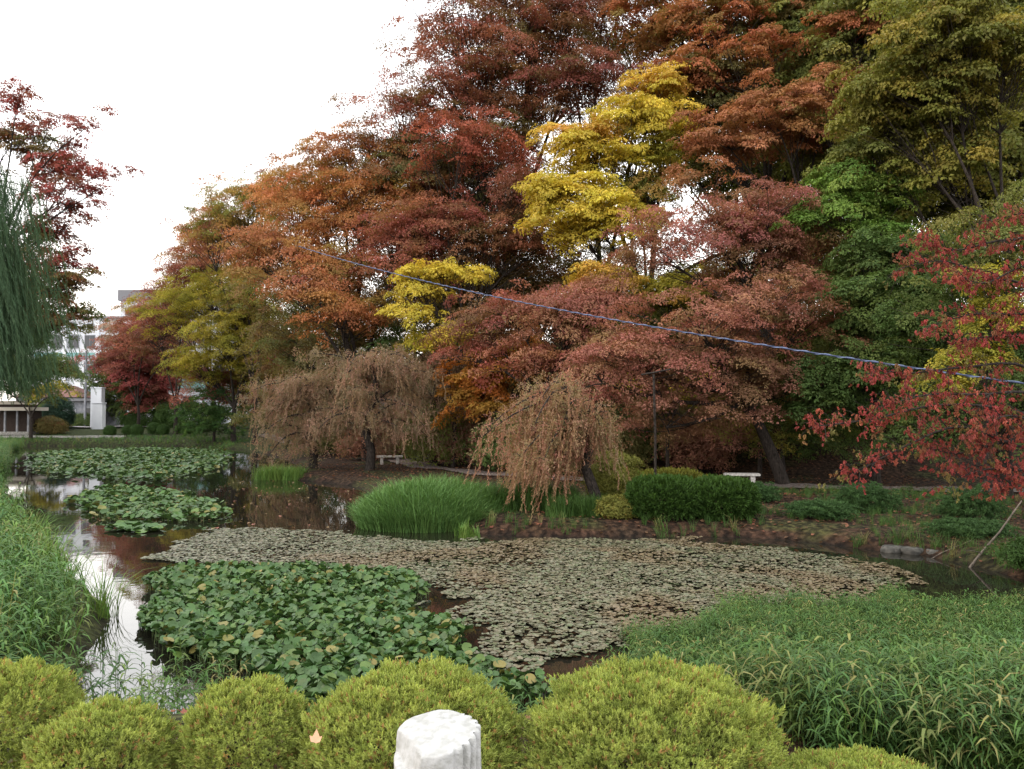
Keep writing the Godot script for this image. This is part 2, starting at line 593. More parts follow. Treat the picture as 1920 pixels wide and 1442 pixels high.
# hanging: strands fall from arching boughs
func weeping_tree(called: String, label: String, group: String, at: Vector3, sd: int, trunk: Array, trunk_r: float, boughs: Array, pal: Array, shape: String, floor_y: float, drop: float, density: float, size := 1.0, bark := "bark", open_r := 2.0) -> Node3D:
	var t := thing(called, label, "tree", at, group)
	rng.seed = sd
	var wood := Build.new()
	wood.tube(trunk, trunk_r * 1.2, trunk_r * 0.6, 8, 0.8, 0.08)
	var where := []
	var tint := []
	var fluff := []
	var fluff_tint := []
	for bg in boughs:
		# [start index on the trunk, way out, rise, droop at the end]
		var from: Vector3 = trunk[bg[0]]
		var end: Vector3 = from + bg[1]
		var pts := curve(from, from + bg[1] * 0.45 + Vector3(0, bg[2], 0), end, 9)
		wood.tube(pts, trunk_r * 0.3, 0.012, 5)
		var col := shade(pal, 0.1)
		for i in range(2, 10):
			var p: Vector3 = pts[i]
			for j in int(density * (0.5 + 0.12 * i)):
				var q := p + Vector3(rr(-0.45, 0.45), rr(-0.12, 0.2), rr(-0.45, 0.45))
				# side twig
				if j % 4 == 0:
					wood.tube([p, (p + q) * 0.5 + Vector3(0, 0.06, 0), q], 0.012, 0.005, 3)
				for f in (4 if shape == "weep" else 0):
					fluff.append(Transform3D(frame(rdir() + Vector3(0, 0.4, 0), rr(0, TAU), size * rr(0.4, 0.8)), q + rdir() * 0.3 + Vector3(0, -rr(0, 0.35), 0)))
					fluff_tint.append(shade(pal, 0.25))
				var fall := drop * rr(0.25, 1.0) * (0.45 + 0.07 * i)
				var sway := Vector3(rr(-0.22, 0.22), 0, rr(-0.22, 0.22)) + Vector3(bg[1].x, 0, bg[1].z).normalized() * 0.15
				var y := 0.0
				var unit := (0.55 if shape == "weep" else 1.0) * size
				var lowest := floor_y + maxf(0.0, open_r - Vector2(q.x, q.z).length()) * 0.9
				while y < fall and q.y - y > lowest:
					where.append(Transform3D(frame(Vector3(-sway.x, 1, -sway.z) + rdir() * 0.12, rr(0, TAU), size * rr(0.85, 1.15)), q + Vector3(sway.x * y, -y, sway.z * y)))
					var c := col.lerp(shade(pal, 0.2), 0.5)
					tint.append(c)
					y += unit
	part("trunk", wood.done(), M[bark], t)
	swarm("crown", SH[shape], M.leaf, where, tint, t)
	if not fluff.is_empty():
		swarm("twig_leaves", SH.fine, M.leaf, fluff, fluff_tint, t)
	return t

# a mound of leaves on short stems: clipped or wild shrubs
func shrub(called: String, label: String, group: String, at: Vector3, sd: int, r: Vector3, pal: Array, shape: String, size: float, count: int, rough := 0.06, square := 2.0, mat := "leaf") -> Node3D:
	var t := thing(called, label, "shrub", at, group)
	rng.seed = sd
	var wood := Build.new()
	var lumps := FastNoiseLite.new()
	lumps.seed = sd
	lumps.frequency = 1.0
	for i in 9:
		var a := rr(0, TAU)
		var e := Vector3(cos(a) * r.x * rr(0.2, 0.8), r.y * rr(0.7, 1.3), sin(a) * r.z * rr(0.2, 0.8))
		wood.tube(curve(Vector3(cos(a) * 0.05, -0.05, sin(a) * 0.05), Vector3(e.x * 0.3, e.y * 0.6, e.z * 0.3), e, 4), minf(0.03, r.x * 0.03) + 0.004, 0.004, 5)
	var where := []
	var tint := []
	for i in count:
		var d := rdir()
		if d.y < -0.75:
			d.y = -d.y
		# superellipsoid
		var k := pow(pow(absf(d.x), square) + pow(absf(d.y), square) + pow(absf(d.z), square), -1.0 / square)
		var q := k * (1.0 + lumps.get_noise_3d(d.x * 2.6, d.y * 2.6, d.z * 2.6) * rough * 3.0) * (1.0 - absf(rng.randfn(0.0, 0.5)) * 0.14 + rr(-rough, rough) * 0.6)
		var p := d * r * q + Vector3(0, r.y, 0)
		if p.y < 0.0:
			p.y = rr(0.02, 0.2) * r.y
		where.append(Transform3D(frame(d / r + rdir() * 0.9 / r.length() + Vector3(0, 0.5, 0) / r.y, rr(0, TAU), size * rr(0.75, 1.25)), p))
		var patch := 0.5 + 0.9 * lumps.get_noise_3d(d.x * 4.0 + 9.0, d.y * 4.0, d.z * 4.0)
		var c: Color = pal[0].lerp(pal[1], clampf(patch, 0, 1))
		if pal.size() > 2 and rng.randf() < 0.06:
			c = pal[2]
		var f := rr(0.8, 1.2)
		tint.append(Color(c.r * f, c.g * f, c.b * f))
	part("stems", wood.done(), M.bark, t)
	swarm("foliage", SH[shape], M[mat], where, tint, t)
	return t

func scatter(poly: Array, count: int, edge := 0.0) -> Array:
	var lo := Vector2(1e9, 1e9)
	var hi := -lo
	for p in poly:
		lo = lo.min(p)
		hi = hi.max(p)
	var out := []
	var tries := 0
	while out.size() < count and tries < count * 12:
		tries += 1
		var p := Vector2(rr(lo.x, hi.x), rr(lo.y, hi.y))
		var w := p + Vector2(bumps.get_noise_2d(p.x * 9.0, p.y * 9.0), bumps.get_noise_2d(p.x * 9.0, p.y * 9.0 + 70.0)) * edge
		if Geometry2D.is_point_in_polygon(w, PackedVector2Array(poly)):
			out.append(p)
	return out

# a bed of water plants: the leaves nearest the path are parts, the others one part of kind stuff
func leaf_bed(called: String, label: String, category: String, sd: int, poly: Array, count: int, kind: String, size: float, lift: float, tilt: float, pal: Array, mat: String, singles: int, stalks: bool, edge := 0.6, group := "") -> Node3D:
	rng.seed = sd
	var mid := Vector2.ZERO
	for p in poly:
		mid += p / poly.size()
	var base := Vector3(mid.x, 0, mid.y)
	var t := thing(called, label, category, base, group)
	var spots := scatter(poly, count, edge)
	spots.sort_custom(func(a, b): return a.y > b.y)
	var tones := []
	for i in 6:
		var m: StandardMaterial3D = M[mat].duplicate()
		m.albedo_color = shade(pal, 0.12).linear_to_srgb()
		tones.append(m)
	var where := [[], [], [], []]
	var tint := [[], [], [], []]
	var stem := Build.new()
	var far := 0
	for i in spots.size():
		var p: Vector2 = spots[i]
		var drift := bumps.get_noise_2d(p.x * 7.0 + 50.0, p.y * 7.0)
		if kind == "pad" and drift < -0.2 and rng.randf() < 0.5:
			continue
		var h := lift * rr(0.35, 1.25) + 0.012 + 0.012 * rng.randf()
		var up := Vector3(rr(-1, 1), 0, rr(-1, 1)) * tilt + Vector3.UP
		var pos := Vector3(p.x, h, p.y) - base
		var x := Transform3D(frame(up, rr(0, TAU), size * rr(0.55, 1.35)), pos)
		var v := rng.randi() % 4
		if stalks and i % 2 == 0:
			stem.tube([pos, pos + Vector3(rr(-0.05, 0.05), -h - 0.1, rr(-0.05, 0.05))], 0.006, 0.008, 3)
		if i < singles:
			var o := part("leaf", SH["%s%d" % [kind, v]], tones[rng.randi() % 6], t)
			o.transform = x
		else:
			where[v].append(x)
			var tone := shade(pal, 0.2)
			if kind == "pad":
				tone = tone.lerp(lin(128, 96, 62, 0.7), clampf(bumps.get_noise_2d(p.x * 3.0, p.y * 3.0 + 20.0) * 2.4 + p.x * 0.05 - 0.2, 0, 0.45))
			elif rng.randf() < 0.05:
				tone = tone.lerp(lin(150, 132, 62, 0.8), rr(0.4, 0.9))
			tint[v].append(tone)
			far += 1
	if far > 0:
		for v in 4:
			swarm("leaves_beyond", SH["%s%d" % [kind, v]], M[mat], where[v], tint[v], t)
	if stalks:
		var o := part("stalks", stem.done(), M.stalk, t)
		o.set_meta("kind", "stuff")
	return t

func grass_area(called: String, label: String, category: String, sd: int, spots: Array, shape: String, lo: float, hi: float, pal: Array, wade := false) -> MultiMeshInstance3D:
	rng.seed = sd
	var where := []
	var tint := []
	for p in spots:
		var y := ground_h(p.x, p.y) - 0.03
		if wade:
			y = maxf(y, -0.12)
		var s := rr(lo, hi)
		where.append(Transform3D(frame(Vector3.UP + rdir() * 0.24, rr(0, TAU), s), Vector3(p.x, y, p.y)))
		var tone := shade(pal, 0.24)
		if rng.randf() < 0.07:
			tone = tone.lerp(lin(168, 150, 92, 0.8), rr(0.3, 0.8))
		tint.append(tone)
	var o := swarm(numbered(called), SH[shape], M.grass, where, tint, self)
	tag(o, label, category)
	return o

func grow(called: String, label: String, group: String, x: float, z: float, sd: int, r: float, fork: float, lean: Vector3, lobes: Array, shape: String, size: float, pad: float, bark: String) -> void:
	var at := on_ground(x, z)
	for l in lobes:
		l[0] -= at
	tree(called, label, group, at, sd, r, fork, lean, lobes, shape, size, pad, bark)

var P := {}

func make_palettes() -> void:
	var k := LEAF
	P.brown_red = [lin(160, 88, 62, k, 0.2), lin(142, 80, 54, k, 0.2), lin(158, 80, 66, k, 0.2), lin(130, 104, 58, k, 0.1)]
	P.brown = [lin(142, 92, 58, k, 0.13), lin(128, 86, 54, k, 0.13), lin(146, 84, 60, k, 0.13), lin(116, 104, 58, k, 0.1)]
	P.crimson_dull = [lin(148, 76, 66, k, 0.2), lin(136, 70, 62, k, 0.2), lin(156, 86, 64, k, 0.2), lin(124, 92, 60, k, 0.1)]
	P.crimson = [lin(166, 86, 70, k, 0.2), lin(150, 76, 64, k, 0.2), lin(166, 96, 66, k, 0.2), lin(136, 98, 60, k, 0.1)]
	P.coral = [lin(184, 92, 64, k, 0.2), lin(168, 88, 60, k, 0.2)]
	P.orange = [lin(190, 118, 66, k, 0.13), lin(178, 106, 58, k, 0.13), lin(172, 120, 60, k, 0.13), lin(152, 126, 56, k, 0.1)]
	P.salmon = [lin(190, 120, 78, k, 0.13), lin(178, 108, 68, k, 0.13), lin(174, 122, 72, k, 0.13), lin(156, 130, 66, k, 0.1)]
	P.salmon_dull = [lin(176, 112, 74, k, 0.13), lin(162, 100, 62, k, 0.13), lin(150, 104, 58, k, 0.13)]
	P.rust = [lin(172, 102, 58, k, 0.13), lin(156, 96, 54, k, 0.13), lin(168, 92, 56, k, 0.13), lin(136, 112, 52, k, 0.1)]
	P.amber = [lin(180, 112, 40, k, 0.06), lin(168, 98, 40, k, 0.06), lin(160, 120, 44, k, 0.06)]
	P.olive = [lin(140, 136, 46, k, 0.13), lin(118, 124, 44, k, 0.13), lin(160, 126, 50, k, 0.13)]
	P.olive_dark = [lin(124, 122, 46, k, 0.08), lin(108, 110, 44, k, 0.08), lin(136, 122, 44, k, 0.08)]
	P.yellow = [lin(204, 182, 60, k, 0.05), lin(188, 170, 54, k, 0.05), lin(198, 172, 60, k, 0.05)]
	P.yellow_orange = [lin(204, 170, 58, k, 0.08), lin(192, 160, 52, k, 0.08), lin(196, 142, 56, k, 0.08)]
	P.yellow_green = [lin(160, 148, 42, k, 0.06), lin(132, 130, 42, k, 0.06), lin(150, 136, 40, k, 0.06)]
	P.yellow_lemon = [lin(204, 186, 40, k, 0.06), lin(186, 172, 38, k, 0.06)]
	P.rose = [lin(166, 96, 80, k, 0.2), lin(154, 88, 72, k, 0.2), lin(160, 106, 72, k, 0.2), lin(142, 110, 72, k, 0.1)]
	P.rose_dull = [lin(148, 94, 74, k, 0.2), lin(138, 92, 64, k, 0.2), lin(134, 104, 60, k, 0.2)]
	P.pink = [lin(170, 98, 90, k, 0.2), lin(156, 88, 80, k, 0.2), lin(164, 98, 78, k, 0.2), lin(146, 108, 76, k, 0.1)]
	P.green_bright = [lin(108, 140, 52, k, 0.10), lin(94, 126, 46, k, 0.10), lin(120, 140, 54, k, 0.10)]
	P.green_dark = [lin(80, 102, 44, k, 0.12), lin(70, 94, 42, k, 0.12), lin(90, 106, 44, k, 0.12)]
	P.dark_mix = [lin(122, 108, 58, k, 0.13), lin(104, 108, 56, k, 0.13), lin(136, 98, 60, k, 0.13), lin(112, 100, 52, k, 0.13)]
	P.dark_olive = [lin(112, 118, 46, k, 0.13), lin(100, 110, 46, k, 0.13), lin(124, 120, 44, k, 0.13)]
	P.tan = [lin(136, 128, 92, k * 0.85, 0.1), lin(166, 122, 106, k * 0.9, 0.1), lin(166, 130, 104, k * 0.85, 0.12), lin(150, 130, 100, k * 0.85, 0.12), lin(172, 126, 102, k * 0.85, 0.12), lin(142, 126, 98, k * 0.85, 0.12), lin(164, 136, 94, k * 0.85, 0.12)]
	P.tan_warm = [lin(140, 130, 84, k * 0.85, 0.1), lin(170, 130, 102, k * 0.85, 0.12), lin(174, 118, 90, k * 0.85, 0.12), lin(156, 134, 98, k * 0.85, 0.12), lin(172, 112, 98, k * 0.85, 0.12), lin(164, 136, 92, k * 0.85, 0.12)]
	P.red = [lin(148, 60, 58, k, 0.08), lin(132, 54, 50, k, 0.08), lin(156, 80, 62, k, 0.08), lin(140, 66, 62, k, 0.08), lin(110, 104, 54, k, 0.08)]
	P.left_red = [lin(160, 68, 64, k, 0.14), lin(144, 66, 60, k, 0.14), lin(128, 80, 58, k, 0.14)]
	P.left_mix = [lin(130, 106, 56, k, 0.13), lin(106, 108, 54, k, 0.13), lin(150, 86, 56, k, 0.13)]
	P.left_green = [lin(92, 112, 54, k, 0.13), lin(82, 102, 52, k, 0.13), lin(108, 116, 54, k, 0.13)]
	P.russet = [lin(150, 84, 62, k, 0.24), lin(132, 76, 58, k, 0.24)]
	P.maple_red = [lin(178, 72, 70, k, 0.24), lin(158, 70, 66, k, 0.24), lin(150, 84, 68, k, 0.24)]
	P.maple_mix = [lin(140, 86, 70, k, 0.24), lin(100, 100, 62, k, 0.24), lin(160, 80, 72, k, 0.24)]
	P.pale_pink = [lin(176, 132, 124, k, 0.24), lin(150, 132, 110, k, 0.24), lin(170, 140, 128, k, 0.24)]
	P.pine = [lin(66, 100, 46, k, 0.13), lin(58, 90, 42, k, 0.13), lin(78, 106, 44, k, 0.13)]
	P.willow = [lin(76, 104, 72, k, 0.13), lin(66, 94, 66, k, 0.13), lin(84, 108, 72, k, 0.13)]
	P.clipped = [lin(160, 166, 80, k * 1.18, 0.10), lin(128, 142, 64, k * 1.18, 0.10), lin(158, 122, 74, k * 1.18, 0.10)]
	P.hedge = [lin(66, 94, 38, k, 0.08), lin(56, 84, 34, k, 0.08)]
	P.reed = [lin(94, 132, 58, WET * 0.9, 0.05), lin(82, 120, 56, WET * 0.9, 0.05), lin(112, 134, 62, WET * 0.9, 0.05), lin(80, 116, 64, WET * 0.9, 0.05)]
	P.reed_left = [lin(94, 136, 66, WET * 0.95, 0.05), lin(82, 126, 70, WET * 0.95, 0.05), lin(112, 142, 62, WET * 0.95, 0.05)]
	P.mound = [lin(108, 150, 76, WET * 1.05, 0.06), lin(96, 138, 70, WET * 1.05, 0.06), lin(120, 156, 80, WET * 1.05, 0.06)]
	P.iris = [lin(104, 146, 58, WET), lin(120, 150, 56, WET)]
	P.lotus = [lin(82, 118, 56, WET, 0.05), lin(72, 108, 54, WET, 0.05), lin(98, 124, 56, WET, 0.05), lin(84, 112, 66, WET, 0.05), lin(70, 100, 50, WET, 0.05)]
	P.pad = [lin(122, 120, 92, WET * 0.95, 0.10), lin(112, 114, 84, WET * 0.95, 0.10), lin(134, 124, 96, WET * 0.95, 0.10), lin(116, 108, 84, WET * 0.95, 0.10), lin(104, 114, 76, WET * 0.95, 0.10)]

const LEAF := 1.15
const WET := 0.7

func _ready() -> void:
	# ---- camera, sky, sun, exposure
	var cam := Camera3D.new()
	cam.name = "camera"
	cam.position = Vector3(0, 3.0, 0)
	cam.rotation.x = atan(54.0 / 1500.0)
	cam.fov = rad_to_deg(2.0 * atan(721.0 / 1500.0))
	cam.far = 1500.0
	add_child(cam)
	var env := Environment.new()
	var sky_material := ProceduralSkyMaterial.new()
	sky_material.sky_top_color = Color(0.87, 0.88, 0.89)
	sky_material.sky_horizon_color = Color(1.0, 0.96, 0.91)
	sky_material.sky_curve = 0.12
	sky_material.ground_bottom_color = Color(0.2, 0.18, 0.16)
	sky_material.ground_horizon_color = Color(0.5, 0.46, 0.42)
	sky_material.sun_angle_max = 1.0
	env.background_mode = Environment.BG_SKY
	env.sky = Sky.new()
	env.sky.sky_material = sky_material
	env.background_energy_multiplier = 3.3
	env.tonemap_mode = Environment.TONE_MAPPER_LINEAR
	env.tonemap_exposure = 1.06
	env.sdfgi_enabled = true
	env.ssao_enabled = true
	env.ssil_enabled = true
	var world := WorldEnvironment.new()
	world.environment = env
	add_child(world)
	var sun := DirectionalLight3D.new()
	sun.name = "sun"
	sun.light_color = Color(1.0, 0.88, 0.74)
	sun.light_energy = 0.4
	sun.light_angular_distance = 20.0
	sun.shadow_enabled = true
	sun.sky_mode = DirectionalLight3D.SKY_MODE_LIGHT_ONLY
	add_child(sun)
	sun.look_at_from_position(Vector3(-60, 36, 14), Vector3.ZERO)

	# ---- setting
	bumps.seed = 4
	bumps.frequency = 0.06
	bumps.fractal_octaves = 4
	make_materials()
	make_palettes()
	M.stalk = plain(lin(92, 108, 60), 0.6)
	make_shapes()
	make_ground()
	var plane := PlaneMesh.new()
	plane.size = Vector2(80, 78)
	var water := setting("pond_water", plane, M.water)
	water.position = Vector3(-14, 0, -41)
	make_paths()

	# ---- trees
	make_trees()
	make_weeping()
	make_red_boughs()

	# ---- plants
	make_water_plants()
	make_banks()
	make_clipped_shrubs()

	# ---- things people made
	make_post()
	make_benches()
	make_cable()
	make_far_side()
	make_small()

func strip(pts: Array, w: float, lift: float) -> ArrayMesh:
	var b := Build.new()
	var dense := []
	for i in pts.size() - 1:
		var n := int(pts[i].distance_to(pts[i + 1]) / 0.5) + 1
		for k in n:
			dense.append(pts[i].lerp(pts[i + 1], float(k) / n))
	dense.append(pts[-1])
	for i in dense.size():
		var d: Vector2 = (dense[mini(i + 1, dense.size() - 1)] - dense[maxi(i - 1, 0)]).normalized()
		var s := Vector2(-d.y, d.x) * w * 0.5
		for k in 5:
			var p: Vector2 = dense[i] + s * (k - 2) * 0.5 * (1.0 + 0.15 * bumps.get_noise_1d(i * 4.0 + k * 50))
			b.vert(on_ground(p.x, p.y, lift), Vector3.UP)
	for i in dense.size() - 1:
		for k in 4:
			var a := i * 5 + k
			b.ix.append_array([a, a + 5, a + 1, a + 1, a + 5, a + 6])
	return b.done()

func make_paths() -> void:
	setting("path", strip([Vector2(20, -26.5), Vector2(12, -28.5), Vector2(4, -31.5), Vector2(-1, -35), Vector2(-4.5, -40), Vector2(-7.5, -48), Vector2(-12.5, -58), Vector2(-19, -70), Vector2(-25, -80)], 1.5, 0.05), M.gravel)
	setting("road", strip([Vector2(-110, -92), Vector2(-70, -90), Vector2(-54, -89), Vector2(-46, -94), Vector2(-44.5, -102), Vector2(-45, -112)], 7.0, 0.2), M.asphalt)

func make_trees() -> void:
	grow("zelkova_tree", "tall red-brown zelkova whose thin crown meets the sky at the hilltop", "trees on the wooded hill", -1.04, -52.00, 1000, 0.42, 5.00, Vector3(0.00, 0.00, 0.00), [[Vector3(-2.76, 27.00, -51.00), Vector3(4.75, 4.75, 4.75), P.brown_red, 0.70],
		[Vector3(1.44, 28.67, -53.00), Vector3(5.38, 5.38, 5.38), P.brown, 0.66],
		[Vector3(-3.38, 22.75, -50.00), Vector3(4.23, 3.39, 3.39), P.brown_red, 0.70],
		[Vector3(1.05, 23.54, -52.00), Vector3(4.84, 3.96, 3.96), P.brown, 0.66],
		[Vector3(4.39, 27.30, -54.00), Vector3(4.11, 4.57, 4.11), P.brown, 0.66]], "fine", 1.25, 1.60, "bark")
	grow("zelkova_tree", "purple-tinged tree leaning over the zelkova's right side, at the top edge", "trees on the wooded hill", 5.90, -52.00, 1017, 0.30, 5.00, Vector3(0.00, 0.00, 0.00), [[Vector3(6.00, 30.34, -52.00), Vector3(3.96, 3.52, 3.52), P.crimson_dull, 0.66],
		[Vector3(4.87, 22.29, -48.00), Vector3(3.86, 2.84, 2.84), P.crimson_dull, 0.83],
		[Vector3(3.46, 28.76, -51.00), Vector3(2.59, 2.59, 2.59), P.crimson_dull, 0.50],
		[Vector3(7.92, 26.75, -52.00), Vector3(2.42, 2.64, 2.42), P.brown, 0.66]], "fine", 1.20, 1.40, "bark")
	grow("zelkova_tree", "dark red tree with a bright coral bough below the tall zelkova", "trees on the wooded hill", -3.52, -48.00, 1034, 0.30, 4.00, Vector3(0.00, 0.00, 0.00), [[Vector3(-6.75, 21.04, -50.00), Vector3(2.96, 2.96, 2.96), P.brown_red, 0.83],
		[Vector3(-3.10, 18.34, -46.00), Vector3(3.12, 1.75, 1.96), P.coral, 0.91],
		[Vector3(-5.39, 17.97, -50.00), Vector3(3.81, 2.54, 2.54), P.dark_mix, 0.91],
		[Vector3(-1.01, 18.99, -50.00), Vector3(3.81, 3.39, 3.39), P.brown, 0.83]], "fine", 1.20, 1.40, "bark")
	grow("zelkova_tree", "dark green tree behind the orange crowns on the hill", "trees on the wooded hill", -4.77, -55.00, 1051, 0.35, 5.00, Vector3(0.00, 0.00, 0.00), [[Vector3(-5.81, 17.70, -54.00), Vector3(4.57, 3.66, 3.66), P.dark_mix, 0.99],
		[Vector3(-2.22, 17.60, -55.00), Vector3(4.19, 3.73, 3.73), P.dark_mix, 0.99],
		[Vector3(-4.53, 20.91, -56.00), Vector3(3.79, 2.84, 2.84), P.dark_mix, 0.74]], "fine", 1.40, 1.50, "bark")
	grow("maple_tree", "broad orange maple crown standing against the white sky", "trees on the wooded hill", -10.01, -50.00, 1068, 0.35, 5.00, Vector3(0.00, 0.00, 0.00), [[Vector3(-10.65, 18.27, -51.00), Vector3(4.75, 2.59, 2.99), P.orange, 0.91],
		[Vector3(-12.69, 16.54, -51.00), Vector3(3.89, 2.59, 2.59), P.orange, 0.91],
		[Vector3(-9.22, 15.35, -49.00), Vector3(3.73, 2.49, 2.49), P.orange, 0.91],
		[Vector3(-11.85, 14.02, -49.00), Vector3(4.15, 1.87, 2.61), P.orange, 0.83],
		[Vector3(-9.11, 19.63, -52.00), Vector3(2.20, 1.76, 1.76), P.brown_red, 0.74]], "fine", 1.20, 1.50, "bark")
	grow("maple_tree", "salmon orange maple with open dark limbs above the left weeping cherry", "trees on the wooded hill", -8.11, -45.00, 1085, 0.30, 4.00, Vector3(-0.50, 0.00, 0.00), [[Vector3(-12.06, 9.93, -45.00), Vector3(2.86, 1.91, 1.91), P.salmon, 0.91],
		[Vector3(-9.42, 8.15, -44.00), Vector3(2.98, 1.42, 1.88), P.orange, 0.83],
		[Vector3(-14.50, 11.98, -47.00), Vector3(3.18, 1.99, 2.01), P.salmon, 0.83],
		[Vector3(-10.08, 11.03, -47.00), Vector3(3.18, 1.79, 2.01), P.orange, 0.45],
		[Vector3(-6.79, 12.41, -46.00), Vector3(2.34, 2.34, 2.34), P.crimson, 0.74],
		[Vector3(-12.61, 12.30, -47.00), Vector3(3.18, 1.59, 2.01), P.orange, 0.74]], "fine", 1.15, 1.30, "bark")
	grow("maple_tree", "green and russet tree at the low left end of the wooded hill", "trees on the wooded hill", -22.43, -70.00, 1102, 0.30, 4.00, Vector3(0.00, 0.00, 0.00), [[Vector3(-21.03, 20.59, -68.00), Vector3(4.32, 2.88, 2.88), P.olive, 0.83],
		[Vector3(-24.93, 19.69, -70.00), Vector3(4.15, 3.26, 3.26), P.olive, 0.74],
		[Vector3(-27.17, 18.48, -71.00), Vector3(3.01, 3.01, 3.01), P.crimson, 0.45],
		[Vector3(-24.48, 21.59, -70.00), Vector3(3.26, 2.07, 2.07), P.salmon, 0.58],
		[Vector3(-19.68, 21.98, -68.00), Vector3(2.88, 2.02, 2.02), P.brown, 0.74]], "fine", 1.30, 1.50, "bark")
	grow("maple_tree", "yellow green maple spreading low toward the white building", "trees on the wooded hill", -24.99, -72.00, 1119, 0.30, 3.00, Vector3(0.00, 0.00, 0.00), [[Vector3(-27.38, 13.50, -73.00), Vector3(4.64, 3.09, 3.09), P.yellow_green, 0.87],
		[Vector3(-31.62, 12.28, -75.00), Vector3(3.81, 2.54, 2.54), P.yellow_green, 0.83],
		[Vector3(-24.80, 9.31, -70.00), Vector3(4.74, 2.67, 2.99), P.yellow_green, 0.87],
		[Vector3(-27.88, 7.08, -72.00), Vector3(3.05, 2.74, 2.74), P.yellow_green, 0.78],
		[Vector3(-23.28, 11.78, -71.00), Vector3(3.61, 3.61, 3.61), P.olive, 0.83],
		[Vector3(-24.21, 7.20, -74.00), Vector3(3.13, 3.13, 3.13), P.yellow_green, 0.66]], "fine", 1.15, 1.30, "bark")
	grow("maple_tree", "purple red maple below the yellow green one beside the road", "trees on the wooded hill", -33.64, -80.00, 1136, 0.25, 3.00, Vector3(0.00, 0.00, 0.00), [[Vector3(-34.87, 11.18, -79.00), Vector3(4.01, 2.68, 2.68), P.crimson_dull, 0.83],
		[Vector3(-33.63, 14.66, -81.00), Vector3(4.11, 2.40, 2.59), P.crimson_dull, 0.74],
		[Vector3(-32.83, 17.18, -83.00), Vector3(4.22, 2.81, 2.81), P.crimson, 0.74],
		[Vector3(-27.01, 5.00, -75.00), Vector3(3.81, 2.22, 2.40), P.crimson_dull, 0.74]], "fine", 1.30, 1.30, "bark")
	grow("maple_tree", "crimson maple in the middle of the slope under the dark trees", "trees on the wooded hill", -2.94, -44.00, 1153, 0.28, 4.00, Vector3(0.00, 0.00, 0.00), [[Vector3(-3.55, 13.19, -44.00), Vector3(2.98, 1.68, 1.88), P.crimson, 0.91],
		[Vector3(-5.74, 13.12, -45.00), Vector3(2.10, 1.71, 1.71), P.crimson, 0.91],
		[Vector3(0.00, 14.98, -44.00), Vector3(1.49, 2.24, 1.49), P.crimson_dull, 0.91],
		[Vector3(-1.81, 12.21, -45.00), Vector3(3.43, 1.71, 2.16), P.brown, 0.91],
		[Vector3(0.59, 12.00, -44.00), Vector3(2.98, 1.68, 1.88), P.brown, 0.91],
		[Vector3(-5.77, 10.93, -43.00), Vector3(1.82, 1.02, 1.15), P.crimson, 0.83]], "fine", 1.10, 1.20, "bark")
	grow("maple_tree", "bright yellow maple stepping down the middle of the hillside", "trees on the wooded hill", 6.73, -42.00, 1170, 0.28, 4.00, Vector3(0.30, 0.00, 0.00), [[Vector3(7.85, 20.43, -43.00), Vector3(1.82, 1.46, 1.46), P.yellow_orange, 0.91],
		[Vector3(7.09, 18.30, -42.00), Vector3(2.84, 1.35, 1.79), P.yellow, 0.95],
		[Vector3(3.60, 17.37, -41.00), Vector3(2.08, 0.87, 1.31), P.yellow_orange, 0.91],
		[Vector3(4.42, 16.12, -41.00), Vector3(2.60, 0.97, 1.64), P.yellow, 0.91],
		[Vector3(2.62, 13.49, -39.00), Vector3(2.48, 1.25, 1.56), P.yellow, 1.03],
		[Vector3(3.36, 11.92, -38.50), Vector3(2.61, 1.04, 1.64), P.yellow, 0.99],
		[Vector3(5.24, 12.30, -39.00), Vector3(1.82, 1.16, 1.16), P.yellow, 0.83],
		[Vector3(7.64, 16.15, -42.00), Vector3(1.96, 1.60, 1.60), P.yellow_green, 0.66],
		[Vector3(6.78, 14.15, -42.00), Vector3(2.13, 1.78, 1.78), P.olive, 0.74]], "maple", 0.90, 1.00, "bark")
	grow("maple_tree", "small yellow maple with drooping tiers left of the yellow hillside maple", "trees on the wooded hill", -2.94, -40.00, 1187, 0.15, 3.00, Vector3(0.00, 0.00, 0.00), [[Vector3(-3.49, 9.97, -40.00), Vector3(2.54, 0.41, 1.60), P.yellow, 0.66],
		[Vector3(-4.42, 8.97, -40.00), Vector3(1.52, 0.41, 0.96), P.yellow, 0.62],
		[Vector3(-4.57, 7.77, -39.00), Vector3(1.32, 0.46, 0.83), P.yellow, 0.58],
		[Vector3(-4.41, 6.61, -40.00), Vector3(1.02, 0.75, 0.75), P.yellow_green, 0.50]], "maple", 0.75, 0.60, "bark")
	grow("oak_tree", "dark oak with rust orange upper boughs right of the yellow maple", "trees on the wooded hill", 14.43, -46.00, 1204, 0.40, 5.00, Vector3(0.00, 0.00, 0.00), [[Vector3(11.54, 25.28, -46.00), Vector3(3.51, 2.34, 2.34), P.rust, 0.87],
		[Vector3(9.74, 22.01, -45.00), Vector3(2.29, 1.52, 1.52), P.rust, 0.74],
		[Vector3(15.61, 25.76, -47.00), Vector3(3.58, 2.79, 2.79), P.dark_olive, 0.91],
		[Vector3(13.10, 22.19, -44.00), Vector3(3.35, 1.49, 2.11), P.rust, 0.74],
		[Vector3(11.19, 21.17, -46.00), Vector3(3.51, 1.95, 2.21), P.dark_mix, 0.74],
		[Vector3(18.41, 26.23, -46.00), Vector3(3.89, 2.73, 2.73), P.dark_olive, 0.91],
		[Vector3(9.11, 26.91, -48.00), Vector3(2.84, 2.84, 2.84), P.rust, 0.66]], "maple", 1.00, 1.20, "bark")
